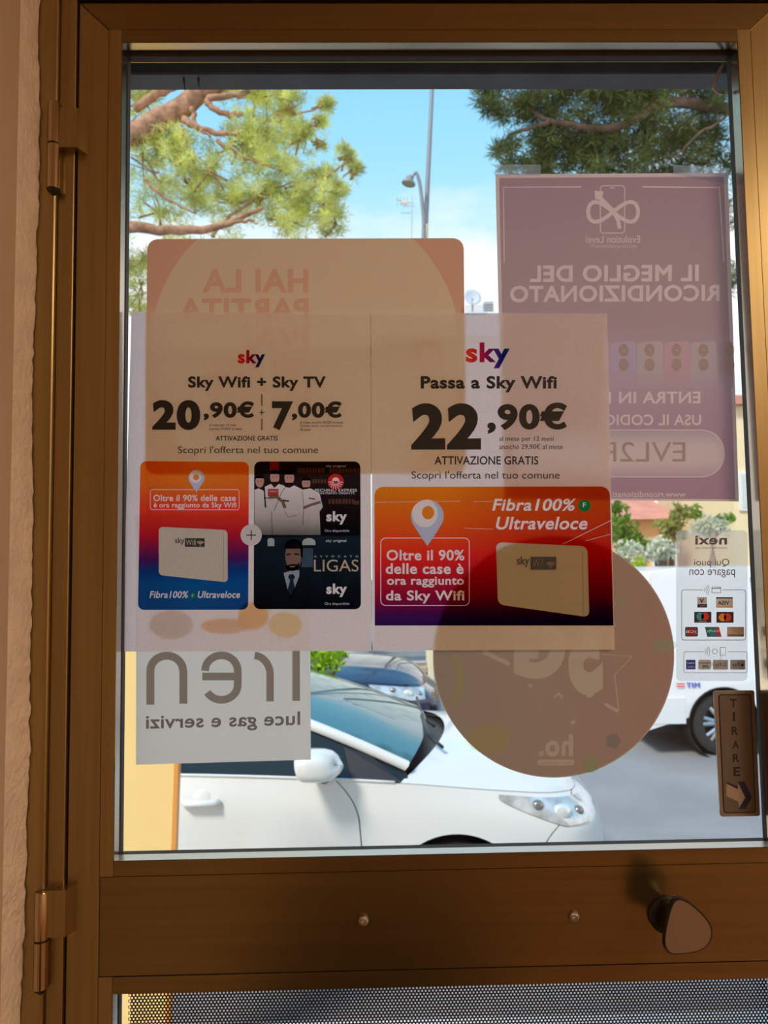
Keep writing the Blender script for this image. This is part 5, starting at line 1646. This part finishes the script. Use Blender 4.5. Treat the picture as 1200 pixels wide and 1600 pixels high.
cl = [(230, 260, 9.7, 45, .8, 60), (280, 250, 9.9, 50, .8, 75), (330, 270, 9.7, 50, .8, 75), (380, 230, 9.8, 48, .8, 80), (420, 190, 9.8, 45, .8, 75), (440, 140, 9.8, 36, .9, 65), (400, 150, 10.2, 40, .8, 60),
      (470, 215, 9.7, 32, .8, 45), (430, 260, 9.8, 42, .8, 65), (470, 300, 9.8, 40, .8, 60), (510, 320, 9.7, 32, .8, 48), (520, 350, 9.7, 22, .9, 26), (545, 250, 9.7, 17, 1.0, 20), (552, 270, 9.7, 12, 1.0, 10), (505, 160, 9.7, 17, .9, 18), (495, 190, 9.7, 12, .9, 12), (498, 222, 9.7, 9, .9, 7),
      (410, 310, 9.9, 42, .7, 60), (360, 310, 9.9, 40, .7, 50), (300, 300, 9.9, 40, .7, 40), (250, 330, 10.2, 40, .7, 34), (450, 345, 9.8, 36, .8, 50), (500, 275, 9.8, 22, .9, 22), (360, 390, 10.0, 40, .8, 50), (290, 400, 10.2, 45, .7, 48),
      (225, 410, 10.2, 45, .8, 48), (215, 460, 10.4, 45, .8, 50), (300, 470, 10.4, 50, .8, 45), (400, 440, 10.2, 50, .8, 45), (480, 420, 10.0, 40, .8, 35), (225, 160, 9.9, 36, .7, 30), (260, 215, 10.2, 36, .7, 36), (350, 120, 10.4, 40, .7, 40), (240, 130, 10.5, 40, .7, 24),
      (420, 95, 9.9, 50, .8, 60), (330, 80, 10.2, 60, .8, 60), (200, 200, 10.4, 60, .8, 50), (150, 300, 10.0, 70, .8, 60), (160, 420, 10.2, 70, .8, 50), (455, 165, 9.6, 24, .8, 26), (525, 290, 9.6, 20, .9, 18),
      (250, 20, 10.0, 70, .7, 70), (350, 0, 10.0, 70, .7, 70), (440, 30, 9.8, 55, .7, 60), (120, 80, 10.0, 80, .7, 70), (200, -70, 10.0, 90, .7, 80), (330, -90, 10.0, 90, .7, 80), (40, 200, 10.2, 90, .7, 70), (40, 20, 10.2, 90, .7, 70), (60, 380, 10.3, 80, .7, 50), (430, -60, 10.0, 70, .7, 60)]
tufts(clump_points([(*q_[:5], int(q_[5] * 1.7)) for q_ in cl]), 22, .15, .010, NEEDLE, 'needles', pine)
tw = MB()
for q_ in cl:
    c_ = at(*q_[:3]); r_ = q_[3] / F_PX * (q_[2] + .9)
    for k in range(4):
        d_ = RNG.normal(0, 1, 3) * np.array([1, .6, .6]); d_ /= np.linalg.norm(d_)
        branch(tw, [tuple(c_ - d_ * r_ * .7 + np.array([-.08, 0, -.05])), tuple(c_ + RNG.normal(0, .04, 3)), tuple(c_ + d_ * r_ * .8)], .016, .005)
tw_ = tw.build('twigs', BARK, pine, True)
tw_['kind'] = 'stuff'

BARK_SHADE = pbr('shaded_pine_bark', (0.13, 0.08, 0.055), 0.9, var=.35, vscale=9, bump=.8, bscale=18)  # bark colour darkened for the shade on the right pine
# right pine: dense and darker, nearer the shop
p2 = empty('pine_tree', (7.2, 9.4, ROAD_Z))
tag(p2, 'dense dark green pine behind the violet poster at the upper right', 'tree', 'pines along the road')
m = MB(); branch(m, [(7.2, 9.4, ROAD_Z), (7.1, 9.4, 1.5), (6.8, 9.2, 4.0), (6.0, 8.7, 6.2), (5.0, 8.4, 7.4)], .30, .16); m.build('trunk', BARK_SHADE, p2, True)
def lim2(pts, r0, r1, Y=8.0):
    mm = MB()
    branch(mm, [p if len(p) == 3 else V(p[0], p[1], Y) for p in pts], r0, r1, .01)
    mm.build('limb', BARK_SHADE, p2, True)
lim2([(1165, 160), (1120, 190), (1075, 225), (1055, 250)], .022, .008, 8.0)
lim2([(6.0, 8.7, 6.2), (1060, 160), (960, 200), (860, 190), (790, 150)], .08, .02)
lim2([(860, 190), (800, 210), (770, 235)], .03, .01)
cl = [(760, 140, 8.0, 20, .9, 22), (775, 175, 8.0, 24, .9, 30), (800, 130, 8.1, 34, .8, 55), (790, 215, 8.0, 22, 1, 24), (800, 250, 8.0, 26, 1, 30), (850, 150, 8.2, 46, .8, 100), (905, 140, 8.0, 50, .8, 120), (960, 140, 8.1, 50, .8, 120), (1010, 150, 8.1, 50, .8, 120), (1060, 150, 8.2, 50, .8, 110),
      (1110, 160, 8.2, 50, .8, 90), (850, 215, 8.3, 42, .8, 80), (900, 210, 8.3, 48, .8, 110), (960, 210, 8.3, 50, .8, 120), (1020, 210, 8.4, 48, .8, 100), (1080, 215, 8.5, 46, .8, 75), (860, 255, 8.3, 40, .8, 70), (930, 260, 8.4, 46, .8, 100), (1000, 262, 8.4, 46, .8, 90), (1070, 270, 8.5, 40, .8, 60), (1120, 250, 8.5, 36, .8, 40),
      (1130, 330, 8.6, 50, .8, 60), (1150, 430, 8.6, 40, .8, 30), (900, 90, 8.2, 70, .7, 120), (1020, 90, 8.3, 70, .7, 110), (820, 90, 8.2, 50, .7, 70), (1130, 90, 8.3, 60, .8, 70), (950, 340, 8.6, 70, .8, 90), (850, 330, 8.6, 50, .8, 50), (1050, 350, 8.6, 60, .8, 60), (1180, 200, 8.4, 50, .8, 50), (820, 170, 8.1, 26, .9, 30)]
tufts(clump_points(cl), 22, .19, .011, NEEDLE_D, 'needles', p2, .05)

def shrub(name, label, parts_, cat='shrub', group=None, size=.07, stem=None):
    """parts_: list of (px, py, Y, radius px, flattening, count, material)"""
    c0 = at(parts_[0][0], parts_[0][1], parts_[0][2])
    e = empty(name, (c0[0], c0[1], ROAD_Z + .0))
    tag(e, label, cat, group)
    for p in parts_:
        c = clump_points([p[:6]])
        N = len(c)
        d = RNG.normal(0, 1, (N, 3)); d /= np.linalg.norm(d, axis=1)[:, None]
        a = np.cross(d, RNG.normal(0, 1, (N, 3))); a /= np.linalg.norm(a, axis=1)[:, None]
        s = size * RNG.uniform(.6, 1.2, N)[:, None]
        v = np.stack([c - d * s, c + a * s * .45, c + d * s, c - a * s * .45], 1)
        idx = np.arange(N)[:, None] * 4
        o = mesh_obj('leaves', v.reshape(-1, 3), np.concatenate([idx, idx + 1, idx + 2, idx + 3], 1), p[6], e)
        o['kind'] = 'stuff'
    mm = MB()
    for k in range(4):
        t0 = at(*parts_[0][:3]) + RNG.normal(0, .12, 3)
        branch(mm, [(c0[0] + .05 * k, c0[1], ROAD_Z), (c0[0] + .1 * k - .1, c0[1] + .05, (ROAD_Z + t0[2]) / 2), tuple(t0)], .03, .012)
    mm.build('stem', BARK, e, True)
    return e
shrub('lime_shrub', 'bright lime green shrub above the dark blue car', [(502, 1018, 5.45, 36, .7, 700, LIME), (465, 1005, 5.45, 36, .8, 350, LIME)], size=.035)
# garden behind the fence at the right
shrub('garden_shrub', 'tall leafy green shrub beside the round sign', [(975, 832, 15.5, 24, 1.2, 420, LEAF), (966, 800, 15.5, 18, 1, 160, LEAF), (1000, 850, 15.5, 14, 1, 130, LEAF)], size=.09)
shrub('garden_shrub', 'yellow green shrub in front of the orange house', [(1045, 828, 15.5, 22, 1.1, 260, OLIVE), (1062, 805, 15.5, 18, 1, 170, OLIVE), (1080, 800, 15.5, 14, 1, 90, LEAF)], size=.09)
shrub('garden_shrub', 'pale flowering shrub low by the round sign', [(978, 866, 14.0, 26, .6, 420, BLOSSOM), (1030, 858, 14.0, 22, .6, 340, BLOSSOM), (1005, 872, 14.0, 18, .5, 160, BLOSSOM)], size=.07)
shrub('garden_shrub', 'pale flowering shrub under the cream house', [(1108, 822, 14.0, 22, .7, 300, BLOSSOM), (1130, 812, 14.0, 16, .7, 120, LEAF)], size=.08)
shrub('garden_shrub', 'small yellow green plant against the round sign', [(1000, 882, 13.3, 10, 1, 140, LIME), (990, 888, 13.3, 8, 1, 100, OLIVE)], size=.05)

# ------------------------------------------------------------------ houses
def house(name, label, x0, x1, y0, y1, z1, wall, roofm=None, windows=(), pitched=True, shutter=None):
    e = empty(name, ((x0 + x1) / 2, y0, ROAD_Z))
    tag(e, label, 'building')
    MB().box((x0, y0, ROAD_Z), (x1, y1, z1)).build('wall', wall, e)
    if roofm is not None:
        if pitched:
            yc = (y0 + y1) / 2
            h = (y1 - y0) * .22
            MB().prism([(x0 - .4, y0 - .4, z1 + .002), (x0 - .4, yc, z1 + h), (x0 - .4, y1 + .4, z1 + .002)], (x1 - x0 + .8, 0, 0)).build('roof', roofm, e)
        else:
            MB().box((x0 - .25, y0 - .25, z1 + .002), (x1 + .25, y1 + .25, z1 + .25)).build('cornice', roofm, e)
    for (a, b, c, d) in windows:
        w = MB().box((a, y0 - .06, c), (b, y0 - .002, d)).build('window_frame', WFRAME, e)
        MB().box((a + .08, y0 - .075, c + .08), (b - .08, y0 - .0605, d - .08)).build('pane', shutter or DARKGLASS, w)
    return e
WFRAME = pbr('white_window_frame', (.8, .79, .76), .6)
SHUTTER = pbr('pale_shutter', (.62, .66, .62), .7)
ORANGEW = pbr('orange_render', (0.78, 0.42, 0.20), .9, var=.08, vscale=.6)
PINKROOF = pbr('pink_tile_roof', (0.62, 0.27, 0.20), .85, var=.15, vscale=2)
CREAMW = pbr('cream_render', (0.85, 0.68, 0.42), .9, var=.05, vscale=.5)
WHITEW = pbr('white_render', (0.78, 0.78, 0.76), .9, var=.05, vscale=.3)
a, b = at(985, 800, 22), at(1075, 800, 22)
house('house', 'orange house with a pink tiled roof behind the garden', a[0] - .6, b[0] - .9, 22, 27, at(1030, 812, 22)[2], ORANGEW, PINKROOF, [(a[0] + .6, a[0] + 1.4, -.4, .9)])
a, b = at(1085, 790, 20), at(1260, 790, 20)
house('house', 'cream yellow house seen past the right edge of the violet poster', a[0] + .9, b[0] + 3, 19.5, 25, at(1100, 640, 20)[2], CREAMW, PINKROOF, [(at(1140, 780, 20)[0], at(1185, 780, 20)[0], at(1140, 800, 20)[2], at(1140, 740, 20)[2])], False, SHUTTER)
# apartment blocks far behind
a, b = at(470, 377, 45), at(716, 377, 45)
zt = at(600, 377, 45)[2]
wn = [(a[0] + .9 + 1.9 * i, a[0] + 2.0 + 1.9 * i, ROAD_Z + 1.2 + 3.1 * k, ROAD_Z + 2.7 + 3.1 * k) for i in range(5) for k in range(6)]
house('apartment_block', 'tall white apartment block with a roof aerial, mostly behind the posters', a[0], b[0], 45, 55, zt - .3, WHITEW, WHITEW, wn, False, SHUTTER)
blk = bpy.data.objects['apartment_block']
a2, b2 = at(724, 488, 44), at(850, 488, 44)
a2[0] = max(a2[0], b[0] + .6)
zt2 = at(750, 489, 44)[2]
wn = [(a2[0] + .8 + 1.7 * i, a2[0] + 1.9 + 1.7 * i, ROAD_Z + 1.2 + 3.1 * k, ROAD_Z + 2.7 + 3.1 * k) for i in range(2) for k in range(4)]
house('apartment_block', 'lower white apartment block with a satellite dish on its roof', a2[0], b2[0], 44, 52, zt2 - .25, WHITEW, WHITEW, wn, False, SHUTTER)
# dish and louvred box on the lower block
dsh = empty('satellite_dish', V(738, 489, 44.3))
c = at(738, 464, 44.3)
rd = 14.5 / F_PX * 45.2
MB().lathe([(.001, .16), (rd * .35, .13), (rd * .7, .08), (rd, 0), (rd, -.02), (rd * .7, .06), (rd * .35, .11), (.001, .14)], tuple(c), (-.2, 1, -.25), 30).build('bowl', pbr('grey_dish', (.55, .60, .68), .5), dsh, True)
MB().tube([tuple(c + np.array([.03, .12, -.05])), tuple(c + np.array([.03, .2, -.5])), (c[0] + .03, c[1] + .2, zt2 + .001)], .06, 8).build('mast', SHL, dsh)
MB().tube([tuple(c + np.array([0, .0, -rd * .95])), tuple(c + np.array([-.1, -.5, -.25]))], .025, 6).build('feed_arm', SHL, dsh)
tag(dsh, 'pale satellite dish on the roof beside the violet poster', 'satellite dish')
lv = empty('louvred_box', V(764, 489, 44.2))
p0, p1 = at(757, 489, 44.2), at(771, 471, 44.2)
MB().box((p0[0], 44.2, zt2 + .002), (p1[0], 44.7, p1[2])).build('body', SHL, lv)
for k in range(4):
    zz_ = zt2 + .05 + (p1[2] - zt2 - .1) * k / 4
    MB().box((p0[0] + .03, 44.12, zz_), (p1[0] - .03, 44.19, zz_ + .07)).build('slat', RAILM, lv)
tag(lv, 'small grey louvred box on the roof beside the satellite dish', 'vent')
# roof aerial
ae = empty('roof_aerial', V(642, 376, 45.5))
GREY = pbr('aerial_metal', (.45, .46, .50), .5, .5)
p = at(642.5, 372, 45.5); q = at(643.5, 305, 45.5)
MB().tube([(p[0], 45.5, zt - .05), tuple(q)], .045, 6).build('mast', GREY, ae)
for y0, dx0, dx1 in ((316, -24, 3), (322, -14, 5), (333, -17, 2)):
    MB().tube([V(643 + dx0, y0 - (4 if y0 == 316 else 0), 45.5), V(643 + dx1, y0 + (2 if y0 == 316 else 0), 45.5)], .025, 6).build('boom', GREY, ae)
for dx in (-22, -17, -12, -7):
    MB().tube([V(643 + dx, 308, 45.2), V(643 + dx, 322, 45.8)], .018, 5).build('element', GREY, ae)
MB().box(V(627, 313, 45.4), V(637, 321, 45.7), .03).build('reflector', pbr('cream_box', (.75, .66, .55), .6), ae)
tag(ae, 'television aerial on the far roof left of the lamp post', 'aerial')

# ------------------------------------------------------------------ street lamp and tall mast
POLE = pbr('grey_pole', (0.24, 0.24, 0.26), .55, .4)
ms = empty('utility_mast', V(655, 700, 20.0))
ms.location.z = ROAD_Z; WORLD_LOC[ms.name] = Vector(ms.location)
t0, t1 = at(676.5, 110, 20), at(664.5, 366, 20)
dd = (t0 - t1) / (t0[2] - t1[2])
base = t1 + dd * (ROAD_Z - t1[2])
top = t1 + dd * (17.5 - t1[2])
MB().tube([tuple(base), tuple(t1), tuple(t0), tuple(top)], [.11, .075, .055, .05], 12).build('pole', POLE, ms, True)
MB().tube([tuple(t1 - dd * 2.2), tuple(t1 + dd * .28)], .082, 12).build('sleeve', pbr('yellowed_sleeve', (.60, .50, .30), .7), ms, True)
tag(ms, 'tall thin grey mast rising past the top of the glass', 'mast')
sl = empty('street_lamp', V(660, 700, 19.6))
sl.location.z = ROAD_Z; WORLD_LOC[sl.name] = Vector(sl.location)
pb = at(662, 372, 19.6)
pts = [(pb[0], 19.6, ROAD_Z), (pb[0], 19.6, pb[2] - 1.0)] + [V(px, py, 19.6) for px, py in ((662.5, 352), (660, 320), (656.5, 290), (652, 273), (649, 270), (646, 274), (643.5, 281))]
P_ = catmull(np.array(pts), np.linspace(0, len(pts) - 1, 50))
MB().tube([tuple(k) for k in P_], list(np.linspace(.07, .03, 50)), 10).build('pole', POLE, sl, True)
hc = at(639, 284, 19.6)
m = MB().lathe([(.02, .20), (.09, .17), (.12, .05), (.20, -.04), (.20, -.07), (.001, -.06)], tuple(hc), (.25, 0, 1), 20)
m.build('lamp_head', pbr('lamp_head_grey', (.30, .28, .26), .5, .3), sl, True, 40)
tag(sl, 'curved arm street lamp beside the tall mast', 'street lamp')
